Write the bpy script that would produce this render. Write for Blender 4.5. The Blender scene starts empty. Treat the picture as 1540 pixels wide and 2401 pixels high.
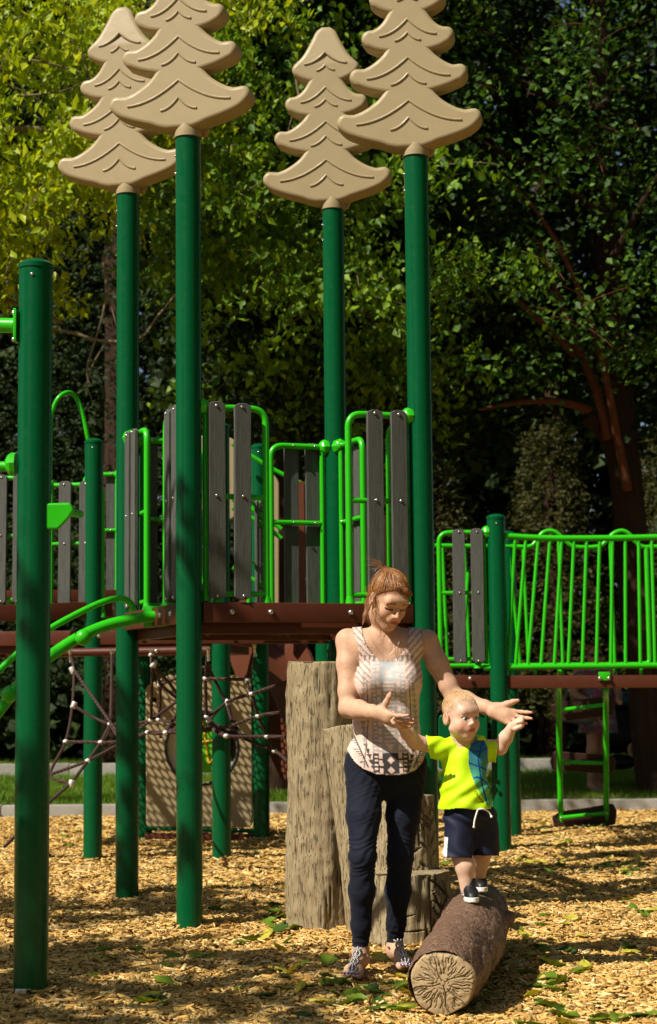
import bpy, bmesh, math, random
import numpy as np
from mathutils import Vector, Matrix, Quaternion
from mathutils.bvhtree import BVHTree

R = math.radians
SC = bpy.context.scene
COL = SC.collection
rng = np.random.default_rng(7)
random.seed(7)

# ------------------------------------------------------------------ camera
F_PX, CU, CV, TILT, ROLL, CAM_H = 4050.0, 770.0, 1200.0, R(5.75), 0.010, 1.157
cam_d = bpy.data.cameras.new('camera'); cam = bpy.data.objects.new('camera', cam_d); COL.objects.link(cam)
_f = Vector((0, math.cos(TILT), math.sin(TILT))); _r = Vector((1, 0, 0)); _u = _r.cross(_f)
c_right = _r * math.cos(ROLL) - _u * math.sin(ROLL)
c_up = _u * math.cos(ROLL) + _r * math.sin(ROLL)
CAMP = Vector((0, 0, CAM_H))
M = Matrix((c_right, c_up, -_f)).transposed().to_4x4(); M.translation = CAMP
cam.matrix_world = M
cam_d.sensor_fit = 'VERTICAL'; cam_d.sensor_height = 36.0; cam_d.sensor_width = 36.0 * 1540 / 2400
cam_d.lens = 36.0 * F_PX / 2400.0
cam_d.clip_end = 500; cam_d.clip_start = 0.05
cam_d.dof.use_dof = True; cam_d.dof.focus_distance = 7.3; cam_d.dof.aperture_fstop = 4.5
SC.camera = cam

# ------------------------------------------------------------------ sky, sun, exposure
SUN_EL, SUN_AZ = R(47.5), R(54)          # azimuth: sun stands to the left of the line back to the camera
sun_dir = Vector((-math.sin(SUN_AZ) * math.cos(SUN_EL), -math.cos(SUN_AZ) * math.cos(SUN_EL), math.sin(SUN_EL)))
W = bpy.data.worlds.new('World'); SC.world = W; W.use_nodes = True
nt = W.node_tree
sky = nt.nodes.new('ShaderNodeTexSky'); sky.sky_type = 'NISHITA'; sky.sun_disc = False
sky.sun_elevation = SUN_EL; sky.sun_rotation = math.atan2(sun_dir.x, sun_dir.y)
sky.air_density = 1.0; sky.dust_density = 1.5; sky.ozone_density = 1.0
nt.nodes['Background'].inputs[1].default_value = 0.05
nt.links.new(sky.outputs[0], nt.nodes['Background'].inputs[0])
sl = bpy.data.lights.new('sun', 'SUN'); sl.energy = 5.0; sl.angle = R(0.53); sl.color = (1.0, 0.93, 0.81)
so = bpy.data.objects.new('sun', sl); COL.objects.link(so)
so.rotation_euler = sun_dir.to_track_quat('Z', 'Y').to_euler(); so.location = (-20, -12, 30)
SC.view_settings.view_transform = 'Standard'; SC.view_settings.look = 'None'
SC.view_settings.exposure = 0.55; SC.view_settings.gamma = 1.0; SC.view_settings.use_curve_mapping = False
SC.cycles.use_denoising = True
SC.cycles.max_bounces = 8; SC.cycles.transparent_max_bounces = 8; SC.cycles.caustics_reflective = False; SC.cycles.caustics_refractive = False

def ray(u, v):
    return (c_right * ((u - CU) / F_PX) + c_up * (-(v - CV) / F_PX) + _f)
def at(u, v, Y):
    d = ray(u, v); return CAMP + d * (Y / d.y)
def ground(u, v, z=0.0):
    d = ray(u, v); return CAMP + d * ((z - CAMP.z) / d.z)
def ppm(Y): return F_PX / Y * 1.0

# ------------------------------------------------------------------ materials
def lin(h):
    h = h.lstrip('#'); out = []
    for i in (0, 2, 4):
        c = int(h[i:i + 2], 16) / 255.0
        out.append(c / 12.92 if c <= 0.04045 else ((c + 0.055) / 1.055) ** 2.4)
    return tuple(out) + (1.0,)
def c4(c): return tuple(c) + (1.0,) if len(c) == 3 else tuple(c)

class Mat:
    def __init__(s, name, rough=0.5, spec=0.5):
        s.m = bpy.data.materials.new(name); s.m.use_nodes = True; s.t = s.m.node_tree
        s.b = s.t.nodes['Principled BSDF']; s.set('Roughness', rough); s.set('Specular IOR Level', spec)
        s._co = None
    def set(s, k, v): s.b.inputs[k].default_value = v; return s
    def n(s, typ, **kw):
        nd = s.t.nodes.new(typ)
        for k, v in kw.items(): setattr(nd, k, v)
        return nd
    def link(s, a, b): s.t.links.new(a, b)
    def co(s, scale=(1, 1, 1), kind='Object', rot=(0, 0, 0)):
        tc = s.n('ShaderNodeTexCoord'); mp = s.n('ShaderNodeMapping')
        mp.inputs['Scale'].default_value = scale; mp.inputs['Rotation'].default_value = rot
        s.link(tc.outputs[kind], mp.inputs[0]); return mp.outputs[0]
    def noise(s, scale, detail=4, rough=0.55, co=None, dist=0):
        nd = s.n('ShaderNodeTexNoise'); nd.inputs['Scale'].default_value = scale; nd.inputs['Detail'].default_value = detail
        nd.inputs['Roughness'].default_value = rough; nd.inputs['Distortion'].default_value = dist
        s.link(co if co is not None else s.co(), nd.inputs['Vector']); return nd.outputs[0]
    def vor(s, scale, feature='F1', co=None, out=0, rnd=1.0):
        nd = s.n('ShaderNodeTexVoronoi', feature=feature); nd.inputs['Scale'].default_value = scale
        nd.inputs['Randomness'].default_value = rnd
        s.link(co if co is not None else s.co(), nd.inputs['Vector']); return nd.outputs[out]
    def ramp(s, fac, stops):
        nd = s.n('ShaderNodeValToRGB'); e = nd.color_ramp.elements
        while len(e) < len(stops): e.new(0.5)
        for i, (p, c) in enumerate(stops):
            e[i].position = p; e[i].color = c4(c) if not isinstance(c, (int, float)) else (c, c, c, 1)
        s.link(fac, nd.inputs[0]); return nd.outputs[0]
    def mix(s, fac, a, b, mode='MIX'):
        nd = s.n('ShaderNodeMix', data_type='RGBA', blend_type=mode)
        for k, v in ((0, fac), (6, a), (7, b)):
            if isinstance(v, (int, float)): nd.inputs[k].default_value = v
            elif isinstance(v, (tuple, list)): nd.inputs[k].default_value = c4(v)
            else: s.link(v, nd.inputs[k])
        return nd.outputs[2]
    def math(s, op, a, b=0.0):
        nd = s.n('ShaderNodeMath', operation=op)
        for k, v in ((0, a), (1, b)):
            if isinstance(v, (int, float)): nd.inputs[k].default_value = v
            else: s.link(v, nd.inputs[k])
        return nd.outputs[0]
    def col(s, v):
        if isinstance(v, (tuple, list)): s.set('Base Color', c4(v))
        else: s.link(v, s.b.inputs['Base Color'])
        return s
    def bump(s, h, strength=0.3, dist=0.01):
        nd = s.n('ShaderNodeBump'); nd.inputs['Strength'].default_value = strength; nd.inputs['Distance'].default_value = dist
        s.link(h, nd.inputs['Height']); s.link(nd.outputs[0], s.b.inputs['Normal']); return s
    def rgh(s, v): s.link(v, s.b.inputs['Roughness']); return s

MT = {}
def paint(name, col, rough=0.3, var=0.08, bump=0.03, spec=0.4, scr=.12):
    m = Mat(name, rough, spec)
    nz = m.noise(9, 5); d = tuple(c * (1 - var) for c in col[:3]); l = tuple(min(1, c * (1 + var)) for c in col[:3])
    sc = m.ramp(m.noise(210, 3, co=m.co((1, 1, .06))), [(0.62, 0.0), (0.82, scr)])
    base = m.mix(nz, d, l)
    m.col(m.mix(sc, base, tuple(min(1, c * 1.25 + .012) for c in col[:3])))
    m.rgh(m.ramp(m.noise(25, 4), [(0.3, max(.05, rough - .08)), (0.7, rough + .12)]))
    m.bump(m.noise(240, 2), bump, 0.002); MT[name] = m.m; return m
paint('post_green', (0.0005, 0.074, 0.0215), 0.22, 0.04, 0.0, .22, 0.10)
paint('lime', (0.022, 0.42, 0.004), 0.28, 0.06)
paint('brown', (0.080, 0.020, 0.009), 0.40, 0.15, 0.12, .3)
paint('dark_brown_shaded', (0.030, 0.011, 0.007), 0.5, 0.15, 0.1, .3)  # step boards: dark brown, with the bridge's shade put into the colour
paint('slide_brown', (0.105, 0.032, 0.015), 0.38, 0.10)
paint('tan', (0.335, 0.262, 0.142), 0.45, 0.06, 0.10, spec=.3)
paint('steel', (0.55, 0.54, 0.50), 0.28, 0.05); MT['steel'].node_tree.nodes['Principled BSDF'].inputs['Metallic'].default_value = 0.9
paint('alu', (0.62, 0.60, 0.56), 0.45, 0.05); MT['alu'].node_tree.nodes['Principled BSDF'].inputs['Metallic'].default_value = 0.3
paint('white', (0.78, 0.77, 0.74), 0.45, 0.04)
paint('black', (0.012, 0.012, 0.013), 0.5, 0.2)
paint('grey_plastic', (0.30, 0.29, 0.27), 0.5)
paint('leaf_green_plastic', (0.10, 0.42, 0.01), 0.4)
paint('yellow_plastic', (0.70, 0.42, 0.02), 0.4)

m = Mat('plank', 0.62, 0.35)                                   # grey recycled lumber with embossed grain
g = m.noise(14, 6, 0.6, m.co((9, 9, 0.55)), 0.8); g2 = m.noise(60, 4, 0.6, m.co((6, 6, 0.35)))
m.col(m.mix(m.ramp(g, [(.35, 0.0), (.7, 1.0)]), (0.052, 0.054, 0.047), (0.096, 0.099, 0.086)))
m.bump(m.mix(0.5, g, g2), 0.55, 0.004); MT['plank'] = m.m

m = Mat('stump', 0.75, 0.25)                                   # cast concrete stump, sandy with dark vertical grain
co = m.co((1, 1, 0.12)); g = m.noise(34, 7, 0.65, co, 1.2); h = m.noise(3, 4)
cr = m.ramp(m.noise(150, 3, 0.6, m.co((1, 1, .10)), 0.4), [(.34, 1.0), (.43, 0.0)])
pit = m.ramp(m.vor(26, co=m.co((1, 1, .5))), [(.05, 1.0), (.13, 0.0)])
base = m.mix(h, (0.255, 0.195, 0.108), (0.40, 0.318, 0.185))
base = m.mix(m.ramp(g, [(.3, 0.0), (.7, 1.0)]), m.mix(0.35, base, (0.15, .11, .06), 'MIX'), base)
base = m.mix(m.math('MULTIPLY', m.math('MULTIPLY', cr, m.ramp(m.noise(7, 3), [(.35, .35), (.6, 1.0)])), 0.9), base, (0.060, 0.042, 0.024)); base = m.mix(m.math('MULTIPLY', pit, .4), base, (0.06, .045, .03))
m.col(base); m.bump(m.mix(0.55, g, m.math('SUBTRACT', 1.0, cr)), 0.9, 0.012); MT['stump'] = m.m

m = Mat('crack', 0.8, 0.1); m.col((0.035, 0.026, 0.016)); MT['crack'] = m.m

m = Mat('bark', 0.55, 0.4)                                     # brown coated bark of the balance log
v = m.vor(34, 'DISTANCE_TO_EDGE'); nz = m.noise(18, 5); v2 = m.noise(90, 3)
b = m.mix(nz, (0.090, 0.046, 0.031), (0.18, 0.102, 0.068))
wear = m.ramp(m.math('MULTIPLY', m.ramp(v, [(0.0, 1.0), (0.07, 0.0)]), m.ramp(m.noise(30, 2), [(.42, 0.0), (.6, 1.0)])), [(0.0, 0.0), (1.0, 0.75)])
m.col(m.mix(wear, b, (0.30, 0.20, 0.10))); m.bump(m.mix(.35, m.ramp(v, [(0.0, 0.0), (0.16, 1.0)]), v2), 0.55, 0.012); MT['bark'] = m.m

m = Mat('log_end', 0.75, 0.2)
m.col(m.mix(m.noise(20, 5), (0.30, 0.21, 0.11), (0.46, 0.345, 0.19))); m.bump(m.noise(80, 5), .35, .006); MT['log_end'] = m.m

m = Mat('tree_bark', 0.9, 0.1)
g = m.noise(16, 6, .65, m.co((1, 1, .12)), 1.0)
m.col(m.mix(g, (0.010, 0.006, 0.004), (0.070, 0.040, 0.023))); m.bump(g, 1.0, .04); MT['tree_bark'] = m.m
m = Mat('twig', 0.85, 0.1); m.col(m.mix(m.noise(12), (0.09, 0.065, 0.04), (0.26, 0.20, 0.13))); MT['twig'] = m.m
m = Mat('red_branch', 0.85, 0.1); m.col(m.mix(m.noise(12), (0.06, 0.022, 0.012), (0.16, 0.06, 0.03))); MT['red_branch'] = m.m

def leaf_mat(name, ca, cb, cc, trans=0.35, rough=0.42):
    m = Mat(name, rough, 0.22)
    gi = m.n('ShaderNodeNewGeometry')
    c = m.ramp(gi.outputs['Random Per Island'], [(0.0, ca), (0.55, cb), (1.0, cc)])
    c = m.mix(0.35, c, m.mix(m.noise(1.3, 2), tuple(x * .55 for x in cb), tuple(min(1, x * 1.4) for x in cb)))
    m.col(c)
    tr = m.n('ShaderNodeBsdfTranslucent'); m.link(m.mix(1.0, c, (1.5, 1.4, .5), 'MULTIPLY'), tr.inputs[0])
    ms = m.n('ShaderNodeMixShader'); ms.inputs[0].default_value = trans
    out = m.t.nodes['Material Output']
    m.link(m.b.outputs[0], ms.inputs[1]); m.link(tr.outputs[0], ms.inputs[2]); m.link(ms.outputs[0], out.inputs[0])
    MT[name] = m.m
leaf_mat('leaf_yellow', (0.13, 0.21, 0.006), (0.30, 0.39, 0.010), (0.52, 0.54, 0.020), 0.38)
leaf_mat('leaf_mid', (0.045, 0.11, 0.008), (0.12, 0.23, 0.012), (0.29, 0.41, 0.022), 0.33, .5)
leaf_mat('leaf_dark_shade', (0.012, 0.038, 0.004), (0.034, 0.088, 0.008), (0.13, 0.24, 0.016), 0.25, 0.55)  # right tree: shade from neighbouring trees is put into this leaf colour
leaf_mat('leaf_inner_shade', (0.008, 0.018, 0.004), (0.016, 0.034, 0.006), (0.032, 0.060, 0.008), 0.15, 0.6)  # inside of the crowns: shade painted in as a darker leaf colour
leaf_mat('leaf_conifer_shade', (0.008, 0.018, 0.004), (0.018, 0.036, 0.007), (0.045, 0.066, 0.012), 0.12, 0.7)  # dark conifer green, lowered further to hold the far wood's shade
leaf_mat('leaf_olive', (0.018, 0.022, 0.005), (0.045, 0.046, 0.009), (0.11, 0.10, 0.02), 0.25, 0.6)
leaf_mat('leaf_fallen_green', (0.06, 0.11, 0.012), (0.12, 0.19, 0.016), (0.24, 0.30, 0.03), 0.2, 0.4)
leaf_mat('leaf_fallen_yellow', (0.34, 0.32, 0.03), (0.45, 0.42, 0.05), (0.50, 0.36, 0.05), 0.2, 0.45)
leaf_mat('leaf_fallen_dark', (0.02, 0.05, 0.008), (0.04, 0.085, 0.012), (0.06, 0.11, 0.02), 0.15, 0.35)
leaf_mat('grass_blade', (0.06, 0.13, 0.008), (0.11, 0.21, 0.012), (0.19, 0.25, 0.03), 0.3, 0.5)

m = Mat('chip_floor', 0.9, 0.15)
v = m.vor(55, co=m.co((1, 1.8, 1)), out=1); nz = m.noise(2.2, 4); e = m.vor(55, 'DISTANCE_TO_EDGE', m.co((1, 1.8, 1)))
c = m.ramp(v, [(0.0, (0.20, 0.10, 0.03)), (0.5, (0.48, 0.28, 0.08)), (1.0, (0.64, 0.42, 0.15))])
c = m.mix(m.ramp(e, [(0.0, .8), (0.12, 0.0)]), c, (0.07, 0.035, 0.013))
m.col(m.mix(m.math('MULTIPLY', nz, .45), c, (0.25, 0.13, 0.04))); m.bump(v, 0.8, 0.02); MT['chip_floor'] = m.m

m = Mat('chips', 0.8, 0.2)
gi = m.n('ShaderNodeNewGeometry')
c = m.ramp(gi.outputs['Random Per Island'], [(0.0, (0.26, 0.14, 0.04)), (0.3, (0.52, 0.31, 0.080)), (0.7, (0.70, 0.455, 0.135)), (1.0, (0.84, 0.66, 0.32))])
c = m.mix(m.math('MULTIPLY', m.noise(1.6, 4), .35), c, (0.40, 0.225, 0.06))
m.col(m.mix(m.math('MULTIPLY', m.noise(160, 3), .25), c, (.2, .1, .03))); MT['chips'] = m.m

m = Mat('concrete', 0.85, 0.2); m.col(m.mix(m.noise(7, 7), (0.20, 0.185, 0.155), (0.36, 0.335, 0.29))); m.bump(m.noise(60, 5), .4, .01); MT['concrete'] = m.m
m = Mat('grass_floor', 0.9, 0.1); m.col(m.mix(m.noise(5, 6), (0.06, 0.11, 0.010), (0.17, 0.23, 0.03))); m.bump(m.noise(50, 4), .8, .05); MT['grass_floor'] = m.m
m = Mat('dirt', 0.95, 0.1); m.col(m.mix(m.noise(4, 6), (0.10, 0.055, 0.025), (0.34, 0.21, 0.10))); m.bump(m.noise(40, 4), .6, .03); MT['dirt'] = m.m
m = Mat('forest_floor', 0.95, 0.1); m.col(m.mix(m.noise(2, 6), (0.035, 0.022, 0.010), (0.13, 0.085, 0.03))); MT['forest_floor'] = m.m
m = Mat('rope', 0.7, 0.3)
w = m.n('ShaderNodeTexWave', wave_type='BANDS', bands_direction='DIAGONAL'); w.inputs['Scale'].default_value = 30
m.link(m.co(), w.inputs[0]); m.col(m.mix(w.outputs[1], (0.018, 0.008, 0.006), (0.075, 0.035, 0.026))); m.bump(w.outputs[1], .8, .004); MT['rope'] = m.m

# ------------------------------------------------------------------ mesh helpers
OFF = {}
def link(o, parent=None):
    COL.objects.link(o)
    if parent is not None: o.parent = parent
    return o
def empty(name, loc, label=None, cat=None, group=None):
    o = bpy.data.objects.new(name, None); o.empty_display_size = 0.1; o.location = loc; COL.objects.link(o)
    OFF[o] = Vector(loc)
    if label: tag(o, label, cat, group)
    return o
def tag(o, label=None, cat=None, group=None, kind=None):
    if label: o['label'] = label
    if cat: o['category'] = cat
    if group: o['group'] = group
    if kind: o['kind'] = kind
    return o
def off(p): return OFF.get(p, Vector((0, 0, 0))) if p is not None else Vector((0, 0, 0))

def mesh_np(name, V, Fq, mat, smooth=True, angle=None):
    """V (n,3) array; Fq list of faces or (m,k) array"""
    me = bpy.data.meshes.new(name)
    V = np.asarray(V, dtype=np.float32)
    if isinstance(Fq, np.ndarray):
        k = Fq.shape[1]; me.vertices.add(len(V)); me.vertices.foreach_set('co', V.ravel())
        me.loops.add(Fq.size); me.loops.foreach_set('vertex_index', Fq.ravel().astype(np.int32))
        me.polygons.add(len(Fq)); me.polygons.foreach_set('loop_start', np.arange(0, Fq.size, k, dtype=np.int32))
        me.update(calc_edges=True)
    else:
        me.from_pydata([tuple(map(float, p)) for p in V], [], Fq); me.update()
    if smooth:
        me.polygons.foreach_set('use_smooth', np.ones(len(me.polygons), dtype=bool))
        if angle: me.set_sharp_from_angle(angle=R(angle))
    if mat is not None: me.materials.append(MT[mat] if isinstance(mat, str) else mat)
    return me

class MB:
    def __init__(s): s.v = []; s.f = []
    def add(s, V, Fc):
        b = len(s.v); s.v.extend([Vector(p) for p in V]); s.f.extend([[i + b for i in q] for q in Fc]); return s
    def box(s, c, half, ax=None, ch=0.0):
        """box at c, half sizes, optional 3 axes; ch = chamfer"""
        ax = ax or (Vector((1, 0, 0)), Vector((0, 1, 0)), Vector((0, 0, 1))); c = Vector(c)
        if ch <= 0:
            V = [c + ax[0] * (sx * half[0]) + ax[1] * (sy * half[1]) + ax[2] * (sz * half[2]) for sz in (-1, 1) for sy in (-1, 1) for sx in (-1, 1)]
            return s.add(V, [[0, 2, 3, 1], [4, 5, 7, 6], [0, 1, 5, 4], [2, 6, 7, 3], [0, 4, 6, 2], [1, 3, 7, 5]])
        bm = bmesh.new(); bmesh.ops.create_cube(bm, size=2.0)
        for q in bm.verts: q.co = Vector((q.co.x * half[0], q.co.y * half[1], q.co.z * half[2]))
        bmesh.ops.bevel(bm, geom=list(bm.edges), offset=ch, segments=2, profile=.6, affect='EDGES')
        bm.verts.index_update()
        V = [c + ax[0] * q.co.x + ax[1] * q.co.y + ax[2] * q.co.z for q in bm.verts]
        Fc = [[q.index for q in f.verts] for f in bm.faces]; bm.free(); return s.add(V, Fc)
    def beam(s, a, b, hw, hh, ch=0.0, up=Vector((0, 0, 1))):
        a = Vector(a); b = Vector(b); d = b - a; L = d.length; d.normalize(); side = d.cross(up).normalized(); u2 = side.cross(d)
        return s.box((a + b) / 2, (L / 2, hw, hh), (d, side, u2), ch)
    def tube(s, path, r, n=12, cap=True, closed=False):
        P = [Vector(p) for p in path]; N = len(P); rs = r if isinstance(r, (list, tuple, np.ndarray)) else [r] * N
        T = []
        for i in range(N):
            if closed: t = P[(i + 1) % N] - P[i - 1]
            else: t = P[min(i + 1, N - 1)] - P[max(i - 1, 0)]
            T.append(t.normalized())
        ref = Vector((0, 0, 1)) if abs(T[0].z) < .9 else Vector((1, 0, 0))
        nrm = (ref - T[0] * ref.dot(T[0])).normalized(); rings = []; V = []
        for i in range(N):
            if i: nrm = (nrm - T[i] * nrm.dot(T[i])).normalized()
            bn = T[i].cross(nrm)
            for k in range(n):
                a = 2 * math.pi * k / n; V.append(P[i] + (nrm * math.cos(a) + bn * math.sin(a)) * rs[i])
        Fc = []
        for i in range(N if closed else N - 1):
            j = (i + 1) % N
            for k in range(n):
                k2 = (k + 1) % n; Fc.append([i * n + k, i * n + k2, j * n + k2, j * n + k])
        if cap and not closed:
            Fc.append([k for k in range(n)][::-1]); Fc.append([(N - 1) * n + k for k in range(n)])
        return s.add(V, Fc)
    def lathe(s, base, axis, prof, n=24, ref=None):
        """prof: list of (r, h) along axis"""
        base = Vector(base); axis = Vector(axis).normalized(); ref = ref or (Vector((1, 0, 0)) if abs(axis.x) < .9 else Vector((0, 1, 0)))
        x = (ref - axis * ref.dot(axis)).normalized(); y = axis.cross(x); V = []; Fc = []
        for (r, h) in prof:
            for k in range(n):
                a = 2 * math.pi * k / n; V.append(base + axis * h + (x * math.cos(a) + y * math.sin(a)) * r)
        for i in range(len(prof) - 1):
            for k in range(n):
                k2 = (k + 1) % n; Fc.append([i * n + k, i * n + k2, (i + 1) * n + k2, (i + 1) * n + k])
        Fc.append([k for k in range(n)][::-1]); Fc.append([(len(prof) - 1) * n + k for k in range(n)])
        return s.add(V, Fc)
    def ball(s, c, r, n=16, sc=(1, 1, 1)):
        c = Vector(c); m_ = n // 2; V = []; Fc = []
        for i in range(1, m_):
            t = math.pi * i / m_
            for k in range(n):
                a = 2 * math.pi * k / n; V.append(c + Vector((r * sc[0] * math.sin(t) * math.cos(a), r * sc[1] * math.sin(t) * math.sin(a), r * sc[2] * math.cos(t))))
        V += [c + Vector((0, 0, r * sc[2])), c - Vector((0, 0, r * sc[2]))]; top = len(V) - 2; bot = top + 1
        for i in range(m_ - 2):
            for k in range(n):
                k2 = (k + 1) % n; Fc.append([i * n + k, (i + 1) * n + k, (i + 1) * n + k2, i * n + k2])
        for k in range(n):
            k2 = (k + 1) % n; Fc.append([top, k, k2]); Fc.append([bot, (m_ - 2) * n + k2, (m_ - 2) * n + k])
        return s.add(V, Fc)
    def build(s, name, mat, parent=None, angle=35, smooth=True, meshonly=False):
        o_ = off(parent); V = np.array([tuple(p - o_) for p in s.v]); me = mesh_np(name, V, s.f, mat, smooth, angle)
        if meshonly: return me
        o = bpy.data.objects.new(name, me); link(o, parent); OFF[o] = o_; return o

def inst(name, me, Mx, parent):
    o = bpy.data.objects.new(name, me); link(o, parent); o.matrix_basis = Matrix.Translation(-off(parent)) @ Mx; return o
def fillet(pts, r, k=6, closed=False):
    P = [Vector(p) for p in pts]; out = []; N = len(P)
    for i in range(N):
        if not closed and i in (0, N - 1): out.append(P[i]); continue
        a, b, c = P[i - 1], P[i], P[(i + 1) % N]; d1 = (a - b); d2 = (c - b); rr = min(r, d1.length * .49, d2.length * .49)
        p = b + d1.normalized() * rr; q = b + d2.normalized() * rr
        for t in range(k + 1):
            s_ = t / k; out.append(p * (1 - s_) ** 2 + b * 2 * s_ * (1 - s_) + q * s_ ** 2)
    return out
def spline(pts, k=6):
    P = [Vector(p) for p in pts]; out = []; n = len(P)
    for i in range(n - 1):
        p0, p1, p2, p3 = P[max(i - 1, 0)], P[i], P[i + 1], P[min(i + 2, n - 1)]
        for t in range(k):
            s_ = t / k
            out.append(0.5 * ((2 * p1) + (p2 - p0) * s_ + (2 * p0 - 5 * p1 + 4 * p2 - p3) * s_ ** 2 + (3 * p1 - p0 - 3 * p2 + p3) * s_ ** 3))
    out.append(P[-1]); return out
def frame_to(nrm, p, up=Vector((0, 0, 1))):
    """matrix whose +Z looks along nrm"""
    return Matrix.Translation(p) @ Vector(nrm).to_track_quat('Z', 'Y').to_matrix().to_4x4()
bolt_me = MB().lathe((0, 0, 0), (0, 0, 1), [(0.0125, 0), (0.0125, .003), (.0115, .006), (.009, .0095), (.005, .0115)], 10).build('bolt', 'steel', meshonly=True)
def bolt(parent, p, nrm, s=1.0): return inst('bolt', bolt_me, frame_to(nrm, p) @ Matrix.Scale(s, 4), parent)
# ================================================================== SETTING
KY1, KY2 = 15.9, 22.3
def sheet(name, x0, x1, y0, y1, z, mat, nx=1, ny=1, amp=0, kind='structure', fn=None):
    xs = np.linspace(x0, x1, nx + 1); ys = np.linspace(y0, y1, ny + 1); X, Y = np.meshgrid(xs, ys)
    Z = np.full_like(X, z) + (fn(X, Y) if fn else 0)
    V = np.stack([X, Y, Z], -1).reshape(-1, 3); idx = np.arange((nx + 1) * (ny + 1)).reshape(ny + 1, nx + 1)
    Fq = np.stack([idx[:-1, :-1], idx[:-1, 1:], idx[1:, 1:], idx[1:, :-1]], -1).reshape(-1, 4)
    o = bpy.data.objects.new(name, mesh_np(name, V, Fq, mat)); link(o)
    if kind: o['kind'] = kind
    return o
def mound(X, Y):
    h = .018 * np.sin(X * 2.1 + 1.3 * np.sin(Y * 1.1)) * np.sin(Y * 1.7 + .6) + .012 * np.sin(X * 4.7 + Y * 3.1) + .006 * np.sin(X * 9.3 - Y * 7.7)
    for (bx, by, a, w) in MOUNDS: h = h + a * np.exp(-((X - bx) ** 2 + (Y - by) ** 2) / w ** 2)
    return h * np.clip((KY1 - .3 - Y) / 1.5, 0, 1)
MOUNDS = []
sheet('ground', -90, 90, -40, 160, -0.06, 'forest_floor')
sheet('wood_chip_bed', -9, 9, 2.5, KY1 + .02, 0.0, 'chip_floor', 220, 160, fn=lambda X, Y: mound(X, Y) - .008)
def kerb(name, y, h, w, x0, x1, label):
    root = empty(name, (0, y, 0)); root['kind'] = 'structure'
    L = 1.83; n = int((x1 - x0) / L)
    me = MB().box((0, 0, 0), (L / 2 - .004, w / 2, h / 2 + .06), ch=.012).build('kerb_stone', 'concrete', meshonly=True)
    for i in range(n): inst('kerb_stone', me, Matrix.Translation((x0 + (i + .5) * L + .5, y, h / 2 - .06 + random.uniform(-.004, .004))), root)
    return root
kerb('kerb', KY1 + .08, .105, .14, -9, 9, '')
kerb('far_kerb', KY2 + .1, .20, .18, -13, 14, '')
sheet('lawn', -14, 14, KY1 + .165, KY2 + .005, 0.02, 'grass_floor', 60, 40, fn=lambda X, Y: .02 * np.sin(X * 2) * np.sin(Y * 2.3))
sheet('far_lawn', -30, 30, KY2 + .19, 27.5, 0.03, 'grass_floor', 80, 20, fn=lambda X, Y: .03 * np.sin(X * 2) * np.sin(Y * 2.3))
sheet('dirt_path', .9, 9, KY1 + .165, 18.3, 0.048, 'dirt', 40, 10, fn=lambda X, Y: .008 * np.sin(X * 5) * np.sin(Y * 4))
# ------------------------------------------------------------------ layout of the posts (plan positions)
def xy(u, v, Y): p = at(u, v, Y); return Vector((p.x, p.y, 0))
PA = xy(443, 1300, 8.47); PD = xy(299, 1300, 9.61); PB = xy(989, 1300, 8.90); PC = PD + (PB - PA)
PL = xy(78, 1500, 6.46)
Q218 = xy(219, 1500, 11.85); Q519 = xy(519, 1800, 11.75); Q611 = xy(612, 1800, 13.2); Q337 = xy(338, 1800, 13.35); Q758 = xy(758, 1300, 12.6); Q95 = xy(92, 1300, 11.9)
QB1 = xy(1170, 1600, 12.0); QB2 = xy(1196, 1600, 13.25)
POSTR = 0.0635
for p, a in ((PA, .05), (PD, .045), (PL, .05), (Q519, .04), (QB1, .05), (Q218, .03), (Q611, .03)): MOUNDS.append((p.x + .05, p.y + .1, a, .30))
# rebuild chip bed with the mounds round the posts
bpy.data.objects.remove(bpy.data.objects['wood_chip_bed'])
sheet('wood_chip_bed', -9, 9, 2.5, KY1 + .02, 0.0, 'chip_floor', 220, 160, fn=lambda X, Y: mound(X, Y) - .008)

# ================================================================== PLAY STRUCTURE PARTS
def post(parent, p, top, label=None, cap=True, capbolt=True):
    b = MB(); b.lathe((p.x, p.y, -.15), (0, 0, 1), [(POSTR, 0), (POSTR, top * .33), (POSTR, top * .66), (POSTR, top + .15)], 32)
    o = b.build('post', 'post_green', parent)
    if label: o['label'] = label
    if cap:
        MB().lathe((p.x, p.y, top - .012), (0, 0, 1), [(POSTR + .0035, 0), (POSTR + .0035, .016), (POSTR * .96, .022), (POSTR * .8, .029), (POSTR * .5, .035), (POSTR * .15, .0375)], 32).build('cap', 'post_green', o)
        if capbolt: bolt(o, (p.x + POSTR * math.sin(-.05), p.y - POSTR * .999, top - .045), (0, -1, 0), .55)
    return o

def plank_mesh(w, h, t):
    c = w * .28; d = c * .55
    prof = [(-w / 2 + c, h / 2), (-w / 2, h / 2 - d), (-w / 2, -h / 2 + d), (-w / 2 + c, -h / 2), (w / 2 - c, -h / 2), (w / 2, -h / 2 + d), (w / 2, h / 2 - d), (w / 2 - c, h / 2)]
    prof = [(x, z) for (x, z) in prof]
    bm = bmesh.new(); vs = [bm.verts.new((x, -t / 2, z)) for x, z in prof]; f = bm.faces.new(vs)
    r = bmesh.ops.extrude_face_region(bm, geom=[f]); bmesh.ops.translate(bm, verts=[q for q in r['geom'] if isinstance(q, bmesh.types.BMVert)], vec=(0, t, 0))
    bmesh.ops.recalc_face_normals(bm, faces=bm.faces)
    bmesh.ops.bevel(bm, geom=list(bm.edges), offset=.0025, segments=1, affect='EDGES')
    me = bpy.data.meshes.new('plank'); bm.to_mesh(me); bm.free(); me.materials.append(MT['plank']); return me
PLANKS = {}
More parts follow.
